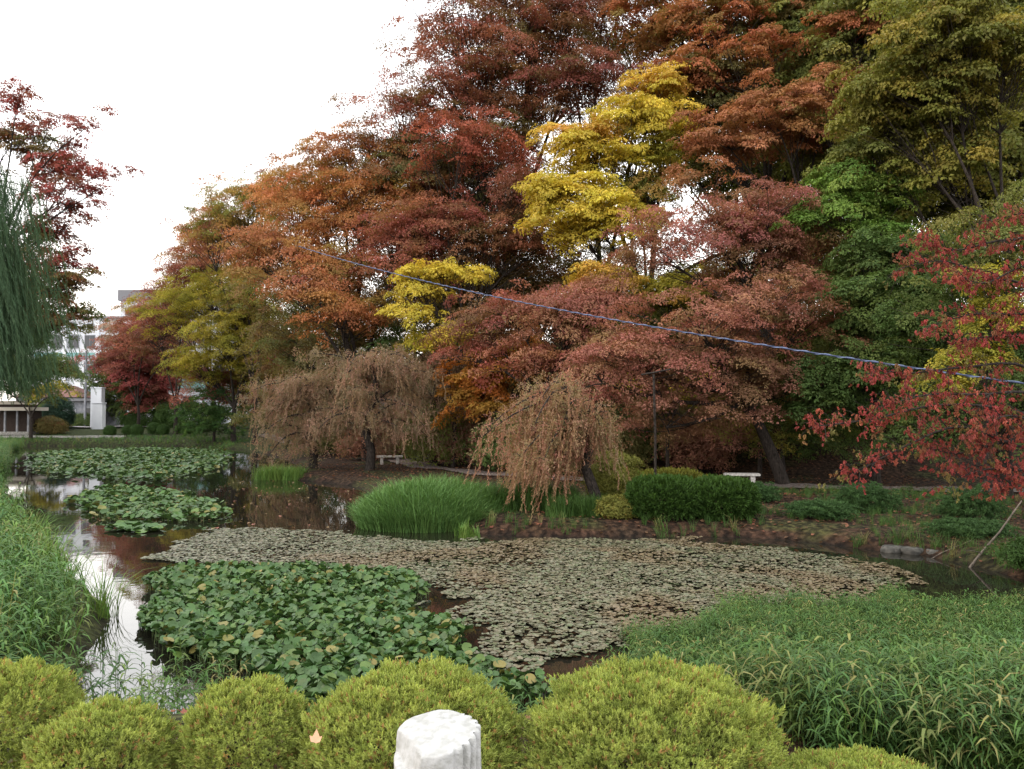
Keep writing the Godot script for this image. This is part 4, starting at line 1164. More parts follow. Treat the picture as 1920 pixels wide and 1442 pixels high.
func make_weeping() -> void:
	# the front one, leaning over the water
	rng.seed = 77
	var bg := []
	for i in 34:
		var a := rr(-1.2, 1.2) + PI
		var l := rr(0.8, 2.9)
		bg.append([3 + rng.randi() % 3, Vector3(cos(a) * l, rr(-0.6, 0.2) - 0.08 * l * l, sin(a) * l * 0.75), rr(0.5, 1.2)])
	for i in 4:
		var a := rr(-0.9, 0.9)
		bg.append([4, Vector3(cos(a) * 0.7, rr(-0.4, 0.1), sin(a) * 0.8), 0.6])
	weeping_tree("weeping_cherry", "small tan weeping cherry with a crooked trunk leaning over the pond edge", "weeping cherries", on_ground(2.3, -22.0), 78,
		[Vector3(0, -0.3, 0), Vector3(-0.04, 0.5, 0), Vector3(-0.28, 1.2, 0), Vector3(-0.12, 1.9, 0), Vector3(-0.4, 2.5, 0.1), Vector3(-0.65, 3.1, 0.1)], 0.15, bg, P.tan_warm, "weep", -0.25, 1.35, 1.9, 0.75, "bark", 1.7)
	var rows := [["broad tan weeping cherry standing on the spit of bare earth", -6.6, -37.2, 14, 3.9, 4.6, 3.0, 81, 0.0, 6.0],
		["leaning tan weeping cherry at the water's edge on the tip of the spit", -9.6, -38.6, 10, 2.6, 3.6, 2.4, 82, -0.5, 5.5],
		["tan weeping cherry behind the first bench by the path", -4.1, -41.5, 11, 3.6, 4.9, 1.8, 83, 0.3, 5.5]]
	for r in rows:
		rng.seed = r[7]
		bg = []
		for i in r[3] * 3:
			var a := rr(0, TAU)
			var l := rr(0.45, 1.0) * float(r[4])
			bg.append([2 + rng.randi() % 4, Vector3(cos(a) * l + float(r[8]) * 2.0, rr(-1.3, 0.9), sin(a) * l * 0.7), rr(0.5, 1.7)])
		var h: float = r[5]
		weeping_tree("weeping_cherry", r[0], "weeping cherries", on_ground(r[1], r[2]), int(r[7]) + 40,
			[Vector3(0, -0.3, 0), Vector3(0.05, h * 0.2, 0), Vector3(-0.2, h * 0.42, 0), Vector3(0.1, h * 0.65, 0), Vector3(0.3, h * 0.85, 0), Vector3(0.1, h, 0)], 0.2, bg, P.tan, "weep", 0.9, float(r[6]) * 0.28, float(r[9]) * 0.45, 0.9)
	rng.seed = 90
	bg = []
	for i in 44:
		var a := rr(-1.4, 1.4)
		bg.append([3 + rng.randi() % 3, Vector3(3.4 + cos(a) * rr(0.4, 3.2), rr(-0.9, 0.3), sin(a) * 2.4), rr(0.4, 1.0)])
	weeping_tree("willow_tree", "grey green willow trailing long strands down the left edge", "trees on the left bank", on_ground(-27.0, -33.0), 91,
		[Vector3(0, -0.3, 0), Vector3(0.2, 3, 0), Vector3(0, 6, 0), Vector3(0.2, 9.6, 0), Vector3(0, 11.4, 0), Vector3(0.2, 12.8, 0)], 0.3, bg, P.willow, "willow", 4.2, 8.5, 8.0, 1.0)

func make_red_boughs() -> void:
	var at := on_ground(10.9, -15.2)
	var t := thing("cherry_tree", "red leaved cherry boughs reaching in from the right edge", "tree", at, "trees on the right bank")
	rng.seed = 301
	var wood := Build.new()
	wood.tube(curve(Vector3(0, -0.3, 0), Vector3(0.25, 1.6, 0), Vector3(0.1, 3.2, 0), 6), 0.2, 0.14, 8, 1.0, 0.06)
	wood.tube(curve(Vector3(0.1, 3.1, 0), Vector3(0.4, 4.6, 0), Vector3(0.1, 6.5, 0), 6), 0.14, 0.06, 7)
	var where := []
	var tint := []
	for line in [[Vector3(11.33, 2.55, -15.20), Vector3(9.02, 3.05, -14.40), Vector3(7.36, 3.14, -13.80), Vector3(5.98, 2.91, -13.20), Vector3(4.86, 2.79, -12.80)],
		[Vector3(11.34, 2.75, -15.20), Vector3(9.45, 3.83, -14.60), Vector3(7.96, 3.81, -14.20), Vector3(6.82, 3.69, -13.80), Vector3(6.13, 3.77, -13.50)],
		[Vector3(11.34, 2.95, -15.20), Vector3(9.94, 5.16, -15.00), Vector3(8.93, 5.53, -14.80), Vector3(7.82, 5.75, -14.40), Vector3(6.95, 5.58, -14.00)],
		[Vector3(11.35, 3.15, -15.20), Vector3(10.06, 5.97, -15.00), Vector3(9.24, 6.23, -14.80), Vector3(8.13, 5.99, -14.60), Vector3(7.45, 6.14, -14.40)],
		[Vector3(11.35, 3.15, -15.20), Vector3(10.38, 6.47, -15.00), Vector3(9.65, 6.73, -14.80), Vector3(8.83, 6.53, -14.60)],
		[Vector3(11.32, 2.34, -15.20), Vector3(9.07, 2.39, -14.20), Vector3(7.61, 2.77, -13.60), Vector3(6.41, 2.43, -13.20), Vector3(5.53, 2.01, -13.00)],
		[Vector3(11.32, 2.24, -15.20), Vector3(9.25, 2.01, -14.20), Vector3(8.16, 2.04, -13.80), Vector3(7.41, 1.83, -13.60)],
		[Vector3(11.34, 2.75, -15.20), Vector3(9.15, 3.33, -14.00), Vector3(7.98, 3.32, -13.60), Vector3(6.97, 3.31, -13.40), Vector3(6.16, 3.13, -13.20)],
		[Vector3(11.33, 2.44, -15.20), Vector3(9.58, 2.57, -14.40), Vector3(8.57, 2.49, -14.00), Vector3(7.71, 2.31, -13.80), Vector3(7.06, 2.41, -13.60)],
		[Vector3(11.34, 3.05, -15.20), Vector3(9.87, 4.71, -14.60), Vector3(9.06, 4.78, -14.40), Vector3(8.17, 4.76, -14.20), Vector3(7.40, 4.54, -14.00)],
		[Vector3(11.34, 2.95, -15.20), Vector3(9.76, 4.22, -14.60), Vector3(8.80, 4.39, -14.30), Vector3(7.86, 4.26, -14.00)],
		[Vector3(11.32, 2.34, -15.20), Vector3(9.19, 2.77, -13.80), Vector3(8.30, 2.96, -13.40), Vector3(7.64, 2.69, -13.20)],
		[Vector3(11.35, 3.15, -15.20), Vector3(9.71, 5.43, -14.20), Vector3(9.01, 5.58, -14.00), Vector3(8.23, 5.26, -13.80), Vector3(7.66, 5.32, -13.60)],
		[Vector3(11.32, 2.24, -15.20), Vector3(9.49, 1.84, -14.00), Vector3(8.80, 1.85, -13.80), Vector3(8.22, 1.69, -13.60)]]:
		var pts := []
		for p in line:
			pts.append(p - at)
		# rooted in the trunk at the height it leaves it
		pts[0] = Vector3(0.12, clampf(pts[0].y, 0.8, 5.5), 0)
		var dense := []
		for i in pts.size() - 1:
			var pa: Vector3 = pts[maxi(i - 1, 0)]
			var pd: Vector3 = pts[mini(i + 2, pts.size() - 1)]
			for k in 5:
				dense.append(pts[i].cubic_interpolate(pts[i + 1], pa, pd, k / 5.0))
		dense.append(pts[-1])
		wood.tube(dense, 0.035, 0.006, 5)
		for i in range(5, dense.size()):
			for k in 3:
				var d := Vector3(-rr(0.1, 0.5), rr(-0.3, 0.32), rr(-0.5, 0.5))
				var e: Vector3 = dense[i] + d
				wood.tube([dense[i], (dense[i] + e) * 0.5 + Vector3(0, 0.05, 0), e], 0.008, 0.003, 3)
				var col := shade(P.red, 0.15)
				for j in 7:
					var q: Vector3 = dense[i].lerp(e, rr(0.1, 1.0)) + rdir() * 0.06
					where.append(Transform3D(frame(Vector3.UP + rdir() * 0.6, rr(0, TAU), rr(0.32, 0.55)), q))
					var f := rr(0.8, 1.25)
					tint.append(Color(col.r * f, col.g * f, col.b * f))
	part("trunk", wood.done(), M.bark, t)
	swarm("crown", SH.cherry, M.leaf, where, tint, t)

func make_water_plants() -> void:
	leaf_bed("lotus_bed", "large dark green bed of raised round leaves in the near pond", "water plants", 401, [Vector2(-5.96, -13.17), Vector2(-6.29, -14.64), Vector2(-3.96, -14.98), Vector2(-2.51, -14.60), Vector2(-1.74, -13.89), Vector2(-1.34, -12.12), Vector2(-0.99, -10.71), Vector2(-0.63, -9.59), Vector2(-0.12, -8.89), Vector2(0.44, -8.35), Vector2(0.11, -8.01), Vector2(-0.63, -8.01), Vector2(-2.16, -8.23), Vector2(-2.94, -8.94), Vector2(-3.33, -9.36), Vector2(-4.05, -9.90), Vector2(-4.95, -11.37)], 9500, "lotus", 0.122, 0.18, 0.95, P.lotus, "lotus", 300, true, 0.7)
	leaf_bed("lily_pad_field", "wide mat of dull beige green floating pads across the pond", "water plants", 402, [Vector2(-7.48, -16.73), Vector2(-8.01, -20.50), Vector2(-6.70, -21.07), Vector2(-4.35, -20.50), Vector2(-2.49, -18.80), Vector2(-0.76, -19.04), Vector2(1.79, -19.28), Vector2(4.29, -19.04), Vector2(6.21, -17.37), Vector2(7.43, -15.59), Vector2(7.39, -14.32), Vector2(5.75, -12.80), Vector2(3.95, -11.52), Vector2(2.26, -10.71), Vector2(1.12, -10.01), Vector2(0.25, -9.36), Vector2(-0.37, -9.36), Vector2(-0.82, -11.23), Vector2(-1.40, -14.32), Vector2(-4.27, -16.14), Vector2(-7.05, -16.14)], 32000, "pad", 0.088, 0.012, 0.15, P.pad, "pad", 300, false, 0.9)
	leaf_bed("lotus_bed", "small green bed of round leaves in the left middle of the pond", "water plants", 403, [Vector2(-14.74, -27.42), Vector2(-16.30, -32.29), Vector2(-13.66, -31.18), Vector2(-9.89, -26.61), Vector2(-8.24, -23.21), Vector2(-8.41, -21.88), Vector2(-10.15, -21.88), Vector2(-12.29, -23.45)], 1500, "lotus", 0.20, 0.14, 0.6, P.lotus, "lotus", 60, true, 0.8)
	leaf_bed("lotus_bed", "far grey green bed of round leaves before the grassy far bank", "water plants", 404, [Vector2(-29.05, -48.56), Vector2(-35.37, -61.83), Vector2(-31.81, -67.36), Vector2(-24.02, -64.48), Vector2(-19.07, -53.12), Vector2(-15.56, -41.07), Vector2(-15.60, -35.59), Vector2(-19.01, -37.66), Vector2(-22.19, -39.29)], 5200, "lotus", 0.25, 0.12, 0.6, P.lotus, "lotus", 30, false, 2.0)
	leaf_bed("lotus_bed", "thin patch of leaves just in front of the small middle bed", "water plants", 405, [Vector2(-11.15, -21.56), Vector2(-10.15, -21.88), Vector2(-8.80, -21.07), Vector2(-8.81, -20.13), Vector2(-9.87, -20.13)], 110, "lotus", 0.24, 0.05, 0.3, P.lotus, "lotus", 30, false, 0.5)
	# single leaves drifting on the dark water
	rng.seed = 410
	var where := []
	var tint := []
	for i in 260:
		var p := Vector2(rr(-12, -3.5), rr(-38, -20.5))
		if dist_to(POND, p) < -0.3:
			where.append(Transform3D(frame(Vector3.UP + rdir() * 0.05, rr(0, TAU), rr(0.05, 0.13)), Vector3(p.x, 0.012, p.y)))
			tint.append(shade(P.tan_warm, 0.3))
	var o := swarm(numbered("drifting_leaves"), SH.fallen, M.leaf, where, tint, self)
	tag(o, "tan fallen leaves drifting on the dark middle of the pond", "leaves")

func make_banks() -> void:
	rng.seed = 501
	var right := [Vector2(0.96, -8.56), Vector2(1.58, -10.00), Vector2(2.53, -10.35), Vector2(3.47, -10.73), Vector2(4.46, -11.27), Vector2(5.72, -12.04), Vector2(6.35, -11.72), Vector2(8.17, -12.37), Vector2(7.78, -10.35), Vector2(7.50, -3.40), Vector2(2.60, -3.40), Vector2(2.00, -4.20), Vector2(1.40, -4.90), Vector2(0.60, -5.80)]
	grass_area("water_grass", "thick green water grass filling the lower right corner", "grass", 502, scatter(right, 11500, 0.6), "reed", 0.27, 0.66, P.reed, true)
	rng.seed = 503
	grass_area("water_grass", "thin water grass standing among the pads right of centre", "grass", 504, scatter([Vector2(1.40, -9.68), Vector2(2.50, -11.13), Vector2(3.74, -12.04), Vector2(5.05, -12.73), Vector2(6.06, -13.11), Vector2(6.21, -12.37), Vector2(4.30, -10.86), Vector2(2.94, -10.12)], 620, 1.2), "reed", 0.28, 0.6, P.reed, true)
	rng.seed = 505
	var left := [Vector2(-5.15, -8.40), Vector2(-6.40, -11.00), Vector2(-12.00, -19.00), Vector2(-18.80, -29.00), Vector2(-35.00, -55.00), Vector2(-44.00, -72.00), Vector2(-52.00, -66.00), Vector2(-40.00, -50.00), Vector2(-24.00, -30.00), Vector2(-14.00, -18.00), Vector2(-9.50, -10.00), Vector2(-7.00, -5.60), Vector2(-4.20, -5.60)]
	grass_area("water_grass", "tall green reeds along the left bank of the pond", "grass", 506, scatter(left, 9000, 0.7), "reed", 0.7, 1.25, P.reed_left, true)
	rng.seed = 507
	var rim := []
	for i in 70:
		rim.append(Vector2(-5.4, -10.6).lerp(Vector2(-11.2, -19.6), rng.randf()) + Vector2(rr(-1.3, -0.3), rr(-0.6, 0.6)))
	for i in 24:
		rim.append(Vector2(rr(-7.4, -5.8), rr(-12, -8.4)))
	grass_area("blade_grass", "yellowish long blades arching over the water at the left bank", "grass", 508, rim, "tuft", 0.8, 1.25, P.iris, true)
	rng.seed = 509
	var thin := []
	for i in 26:
		thin.append(Vector2(rr(-4.6, -2.7), rr(-8.4, -6.4)))
	grass_area("water_grass", "dark thin stems before the bright water at lower left", "grass", 510, thin, "reed", 0.6, 1.0, P.reed, true)
	thin = []
	for i in 70:
		thin.append(Vector2(rr(-2.0, 1.6), rr(-7.3, -6.0)))
	grass_area("water_grass", "short water grass between the lotus bed and the clipped shrubs", "grass", 511, thin, "reed", 0.45, 0.75, P.reed, true)
	# grassy far bank
	rng.seed = 512
	var far := []
	for i in 2600:
		var p := Vector2(rr(-52, -24), rr(-79, -66))
		var sd := dist_to(POND, p)
		if sd > -0.6 and sd < 4.0:
			far.append(p)
	grass_area("bank_grass", "bright green grass along the far left bank below the road", "grass", 513, far, "fine_tuft", 0.35, 0.6, P.reed_left, true)
	# right bank fringe
	rng.seed = 514
	var fringe := []
	for i in 3000:
		var p := Vector2(rr(-1.5, 14), rr(-23, -11))
		var sd := dist_to(POND, p)
		if sd > 0.0 and sd < 0.7 and p.y < -12.0 and bumps.get_noise_2d(p.x * 6.0, p.y * 6.0) > -0.12:
			fringe.append(p)
	grass_area("bank_grass", "dark sedge hanging over the far right shore", "grass", 515, fringe, "tuft", 0.35, 0.65, P.hedge, true)
	rng.seed = 516
	var cover := []
	for i in 2600:
		var p := Vector2(rr(4.5, 16), rr(-28, -13.5))
		var sd := dist_to(POND, p)
		if sd > 0.4 and bumps.get_noise_2d(p.x * 5.0 + 11.0, p.y * 5.0) > 0.0 and not (p.x > 7.2 and p.x < 9.6 and p.y < -27.6):
			cover.append(p)
	grass_area("ground_cover", "dark low green cover on the right bank under the trees", "ground cover", 517, cover, "fine_tuft", 0.25, 0.5, P.hedge)
	for q in [["thin grass growing through the far bed of round leaves", [Vector2(-29.05, -48.56), Vector2(-35.37, -61.83), Vector2(-31.81, -67.36), Vector2(-24.02, -64.48), Vector2(-19.07, -53.12), Vector2(-15.56, -41.07), Vector2(-15.60, -35.59), Vector2(-19.01, -37.66), Vector2(-22.19, -39.29)], 420, 0.9], ["thin grass growing through the small middle bed of round leaves", [Vector2(-14.74, -27.42), Vector2(-16.30, -32.29), Vector2(-13.66, -31.18), Vector2(-9.89, -26.61), Vector2(-8.24, -23.21), Vector2(-8.41, -21.88), Vector2(-10.15, -21.88), Vector2(-12.29, -23.45)], 130, 0.75]]:
		rng.seed = 518
		grass_area("water_grass", q[0], "grass", 519, scatter(q[1], q[2], 1.5), "fine_tuft", 0.45 * float(q[3]), 0.9 * float(q[3]), P.iris, true)
	# the bright mound of fine grass in the water
	var t := thing("reed_clump", "bright green dome of fine grass standing in the water by the spit", "reeds", Vector3(-2.4, 0, -21.6))
	rng.seed = 520
	var where := []
	var tint := []
	for i in 2200:
		var a := rr(0, TAU)
		var q := sqrt(rng.randf())
		var p := Vector3(cos(a) * q * 1.55 + (0.5 if i % 3 == 0 else 0.0), -0.1, sin(a) * q * 1.3 - (0.8 if i % 3 == 0 else 0.0))
		where.append(Transform3D(frame(Vector3(p.x * 0.22, 1, p.z * 0.22) + rdir() * 0.15, rr(0, TAU), rr(1.5, 1.9) * (1.2 - 0.55 * q * q)), p))
		tint.append(shade(P.mound, 0.15))
	swarm("blades", SH.fine_tuft, M.grass, where, tint, t)
	for c in [["darker grass clump behind the front weeping cherry", 0.4, -22.6, 330, 1.3, 0.9], ["green grass clump at the foot of the front weeping cherry", 1.7, -21.4, 160, 0.7, 0.75], ["small grass clump at the left tip of the spit", -10.6, -36.6, 120, 1.0, 1.0]]:
		t = thing("reed_clump", c[0], "reeds", Vector3(c[1], maxf(-0.1, ground_h(c[1], c[2])), c[2]))
		where = []
		tint = []
		for i in int(c[3]):
			var p := Vector3(rr(-1, 1) * c[4], -0.05, rr(-1, 1) * 0.6)
			where.append(Transform3D(frame(Vector3.UP + rdir() * 0.2, rr(0, TAU), c[5] * rr(0.9, 1.4)), p))
			tint.append(shade(P.hedge if c[1] > -5.0 else P.iris, 0.2))
		swarm("blades", SH.fine_tuft, M.grass, where, tint, t)
	t = thing("iris_tuft", "single small tuft of sword leaves at the edge of the pad mat", "plant", Vector3(-1.15, 0, -19.6))
	where = []
	tint = []
	for i in 14:
		where.append(Transform3D(frame(Vector3.UP + rdir() * 0.2, rr(0, TAU), rr(0.7, 1.05)), Vector3(rr(-0.4, 0.4), -0.08, rr(-0.25, 0.25))))
		tint.append(shade(P.iris, 0.15))
	swarm("blades", SH.iris, M.grass, where, tint, t)
	# fallen leaves lying on the earth under the trees
	rng.seed = 530
	where = []
	tint = []
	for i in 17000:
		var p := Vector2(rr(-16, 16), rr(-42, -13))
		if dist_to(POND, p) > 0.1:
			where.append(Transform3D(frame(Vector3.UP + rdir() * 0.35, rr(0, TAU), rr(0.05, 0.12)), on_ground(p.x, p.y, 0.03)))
			tint.append(shade([lin(132, 84, 60), lin(120, 88, 62), lin(104, 74, 54), lin(126, 72, 54), lin(92, 70, 50)], 0.25))  # browns kept dark: tree shade over the bank is put into the leaf colour
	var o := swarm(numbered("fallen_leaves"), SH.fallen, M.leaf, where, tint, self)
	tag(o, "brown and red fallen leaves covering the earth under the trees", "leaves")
	rng.seed = 531
	where = []
	tint = []
	for i in 1400:
		var p := Vector2(rr(-5, 6), rr(-7, -2))
		where.append(Transform3D(frame(Vector3.UP + rdir() * 0.35, rr(0, TAU), rr(0.03, 0.06)), on_ground(p.x, p.y, 0.012)))
		tint.append(shade([P.tan_warm[0], P.brown[0], P.russet[0]], 0.25))
	o = swarm(numbered("fallen_leaves"), SH.fallen, M.leaf, where, tint, self)
	tag(o, "brown fallen leaves on the earth between the clipped shrubs", "leaves")

func make_clipped_shrubs() -> void:
	var g := "clipped round shrubs in front"
	var rows := [
		["clipped yellow green shrub cut off by the lower left corner", -2.45, -3.95, 0.31, 0.285, 0.0],
		["smallest clipped shrub, between the corner one and the bright water gap", -1.86, -3.7, 0.30, 0.24, 0.0],
		["clipped shrub left of the one behind the white post, right of the bright water", -1.24, -3.8, 0.28, 0.265, 0.0],
		["broad clipped shrub directly behind the white post", -0.47, -3.8, 0.48, 0.285, 0.0],
		["largest clipped shrub, right of the white post", 0.64, -3.75, 0.54, 0.305, 0.0],
		["low clipped shrub whose top just shows at the bottom edge, rightmost", 1.55, -3.6, 0.36, 0.12, 0.0]]
	var i := 0
	for r in rows:
		shrub("clipped_shrub", r[0], g, on_ground(r[1], r[2], -0.02), 600 + i, Vector3(r[3], r[4], r[3] * 0.95), P.clipped, "sprig", 0.5, int(130000 * r[3] * r[3]) + 2000, 0.10, 2.1)
		i += 1
	g = "dark clipped hedge bushes on the far shore"
	shrub("hedge_bush", "left half of the dark green clipped hedge on the far shore", g, on_ground(4.0, -20.9), 620, Vector3(0.95, 0.46, 0.7), P.hedge, "sprig", 3.2, 3600, 0.05, 2.8)
	shrub("hedge_bush", "right half of the dark green clipped hedge on the far shore", g, on_ground(5.45, -20.9), 621, Vector3(0.85, 0.44, 0.7), P.hedge, "sprig", 3.2, 3300, 0.05, 2.8)
	shrub("hedge_bush", "bright low bush behind the hedge near the prop post", g, on_ground(3.6, -25.2), 622, Vector3(0.6, 0.38, 0.5), P.green_bright, "sprig", 3.2, 1700, 0.08, 2.4)
	shrub("hedge_bush", "olive low bush behind the hedge toward the second bench", g, on_ground(5.2, -26.2), 623, Vector3(1.1, 0.35, 0.5), P.olive_dark, "sprig", 3.2, 2000, 0.08, 2.4)
	shrub("wild_shrub", "yellow brown loose shrub right of the front weeping cherry", "wild shrubs on the far shore", on_ground(2.95, -23.2), 624, Vector3(0.75, 0.75, 0.6), P.olive_dark, "fine", 0.55, 900, 0.2, 2.0)
	shrub("wild_shrub", "small olive brown shrub between the weeping cherry and the hedge", "wild shrubs on the far shore", on_ground(2.75, -20.9), 625, Vector3(0.5, 0.25, 0.4), P.olive_dark, "fine", 0.5, 700, 0.25, 2.0)
	# low dark juniper pads on the right bank
	var k := 0
	for p in [[7.9, -20.6, 1.0, 0.22, "dark green juniper spread on the far shore left of the dead branch"], [9.6, -21.8, 1.1, 0.4, "dark green juniper behind the others on the right shore"], [10.0, -17.6, 1.0, 0.16, "low juniper mat on the slope above the right shore"], [7.4, -24.4, 0.8, 0.25, "dark juniper below the second bench"], [11.4, -20.0, 1.0, 0.4, "dark juniper under the red boughs at the right edge"]]:
		shrub("juniper_bush", p[4], "dark junipers on the right bank", on_ground(p[0], p[1]), 640 + k, Vector3(p[2] * 0.7, p[3] * 0.8, 0.55), [lin(66, 98, 46), lin(56, 86, 42)], "pine", 0.4, 1100, 0.35, 2.0, "needle")
		k += 1
	# sedge covered bank bushes far right
	shrub("wild_shrub", "green sedge bush overhanging the water at the right edge", "wild shrubs on the far shore", on_ground(9.9, -14.4), 651, Vector3(1.0, 0.3, 0.5), P.hedge, "fine", 0.5, 900, 0.25, 2.0)
	# understorey on the slope
	rng.seed = 660
	var spots := []
	for j in 22:
		var x := -12.0 + j * 1.35
		spots.append([x, -35.5 - maxf(0.0, -x) * 1.3 - (j % 3) * 2.2, rr(1.3, 2.2), rr(0.8, 1.5)])
	var words := ["first", "second", "third", "fourth", "fifth", "sixth", "seventh", "eighth", "ninth", "tenth", "eleventh", "twelfth", "thirteenth", "fourteenth", "fifteenth", "sixteenth", "seventeenth", "eighteenth", "nineteenth", "twentieth", "twenty-first", "twenty-second"]
	for j in 22:
		var s: Array = spots[j]
		shrub("understorey_shrub", "dim understorey shrub along the hill foot, %s from the left" % words[j], "understorey shrubs on the slope", on_ground(s[0], s[1]), 670 + j, Vector3(s[2], s[3], 1.2), P[["dark_mix", "green_dark", "dark_olive", "rose_dull"][j % 4]], "fine", 1.1, 420, 0.3, 2.0)

func make_post() -> void:
	var t := thing("white_post", "white painted concrete post with a fluted side and worn top in front", "post", on_ground(-0.175, -1.88))
	var h := 2.262 - t.position.y
	var b := Build.new()
	var n := 360
	var wear := FastNoiseLite.new()
	wear.seed = 5
	wear.frequency = 9.0
	var rings := []
	# rows from the foot to the rim, then over the top
	var rows := [[-0.1, 1.0], [0.2, 1.0], [0.45, 1.0], [h - 0.20, 1.0], [h - 0.12, 1.0], [h - 0.08, 1.0], [h - 0.05, 1.0], [h - 0.025, 1.0], [h - 0.010, 1.0], [h - 0.003, 0.995], [h, 0.975], [h + 0.001, 0.94], [h + 0.001, 0.9], [h + 0.001, 0.85], [h + 0.001, 0.8], [h + 0.002, 0.7], [h + 0.002, 0.6], [h + 0.004, 0.5], [h + 0.004, 0.25], [h + 0.004, 0.02], [h + 0.004, 0.0001]]
	for row in rows:
		var ring := []
		for i in n:
			var a := TAU * i / n   # 0 is to the right, PI / 2 towards the camera
			var r: float = 0.100 * row[1]
			# broad facets, and flutes on the right hand side
			r *= 1.0 + 0.025 * cos(a * 5.0 + 0.7) + 0.012 * cos(a * 3.0)
			var on := clampf((cos(a - 0.05) - 0.45) * 5.0, 0, 1)
			r -= 0.011 * on * pow(absf(cos(a * 12.0 + 0.4 * sin(a * 3.0))), 4.0) * clampf((row[1] - 0.9) * 14.0, 0, 1)
			var y: float = row[0]
			var x := cos(a) * r
			var z := sin(a) * r
			# the top falls away to the front left; a step is broken out there
			if y > h - 0.10:
				var up := (y - (h - 0.10)) / 0.10
				y -= up * (z * 0.16 - x * 0.10)
				var side := clampf((-x * 0.9 + z * 0.5 - 0.070) * 160.0, 0, 1)
				y -= up * side * 0.042
				y += up * 0.006 * wear.get_noise_3d(x, 0.3, z)
			var w := 0.003 * wear.get_noise_3d(x * 1.4, y * 1.4, z * 1.4)
			ring.append(Vector3(x * (1.0 + w * 9.0), y, z * (1.0 + w * 9.0)))
		rings.append(ring)
	for j in rings.size():
		for i in n:
			b.vert(rings[j][i], Vector3.UP)
	for j in rings.size() - 1:
		for i in n:
			var a := j * n + i
			var c := j * n + (i + 1) % n
			b.ix.append_array([a, c, a + n, c, c + n, a + n])
	# smooth normals from the faces
	var sum := PackedVector3Array()
	sum.resize(b.v.size())
	for k in range(0, b.ix.size(), 3):
		var f := (b.v[b.ix[k + 2]] - b.v[b.ix[k]]).cross(b.v[b.ix[k + 1]] - b.v[b.ix[k]])
		for q in 3:
			sum[b.ix[k + q]] += f
	for k in sum.size():
		var nn := sum[k].normalized()
		var o := Vector3(b.v[k].x, maxf(0.0, (b.v[k].y - h + 0.05) * 3.0), b.v[k].z)
		b.n[k] = nn if nn.dot(o) >= 0.0 else -nn
	part("shaft", b.done(), M.post, t)
	var foot := Build.new()
	for k in 12:
		var a0 := TAU * k / 12
		var a1 := TAU * (k + 1) / 12
		var p0 := Vector3(cos(a0), 0, sin(a0))
		var p1 := Vector3(cos(a1), 0, sin(a1))
		foot.quad(p0 * 0.16 + Vector3(0, -0.05, 0), p1 * 0.16 + Vector3(0, -0.05, 0), p1 * 0.14 + Vector3(0, 0.04, 0), p0 * 0.14 + Vector3(0, 0.04, 0))
		foot.tri(p0 * 0.14 + Vector3(0, 0.04, 0), p1 * 0.14 + Vector3(0, 0.04, 0), Vector3(0, 0.04, 0))
	part("footing", foot.done(), M.stone, t)

func slab(p: Vector3, s: Vector3, bevel: float) -> Array:
	return [p, s, bevel]

func bevel_box(s: Vector3, e: float) -> ArrayMesh:
	var b := Build.new()
	b.box(Vector3.ZERO, Vector3(s.x, s.y - 2.0 * e, s.z))
	b.box(Vector3(0, 0, 0), Vector3(s.x - 2.0 * e, s.y, s.z - 2.0 * e))
	return b.done()

func make_benches() -> void:
	for r in [["pale stone bench on the bare earth under the left weeping cherries", -6.4, -42.0, 1.35, 0.1], ["white stone bench among the low bushes right of the hedge", 8.3, -29.0, 1.25, -0.15]]:
		var t := thing("stone_bench", r[0], "bench", on_ground(r[1], r[2]), "stone benches by the path", r[4])
		var o := part("seat", bevel_box(Vector3(r[3], 0.09, 0.42), 0.015), M.pale_stone, t)
		o.position.y = 0.43
		for s in [-1.0, 1.0]:
			o = part("leg", bevel_box(Vector3(0.16, 0.42, 0.32), 0.012), M.pale_stone, t)
			o.position = Vector3(s * float(r[3]) * 0.3, 0.175, 0)

func make_cable() -> void:
	var a := Vector3(-11.81, 12.24, -44.00)
	var e := Vector3(11.48, 3.34, -15.30)
	var t := thing("striped_cable", "blue and white spiral wrapped cable slung in front of the trees", "cable", a)
	var n := 160
	var pts := []
	for i in n + 1:
		var u := float(i) / n
		pts.append((e - a) * u - Vector3(0, 4.0 * 0.55 * u * (1.0 - u), 0))
	var core := Build.new()
	core.tube(pts, 0.02, 0.02, 6)
	part("core", core.done(), M.cable_dark, t)
	var wrap := Build.new()
	var helix := []
	var turns := 62.0
	var m := 1500
	for i in m + 1:
		var u := float(i) / m
		var p := (e - a) * u - Vector3(0, 4.0 * 0.55 * u * (1.0 - u), 0)
		var ang := u * turns * TAU
		var d := (e - a).normalized()
		var s := d.cross(Vector3.UP).normalized()
		helix.append(p + (s * cos(ang) + s.cross(d) * sin(ang)) * 0.02)
	wrap.tube(helix, 0.012, 0.012, 4)
	part("wrap", wrap.done(), M.cable_pale, t)

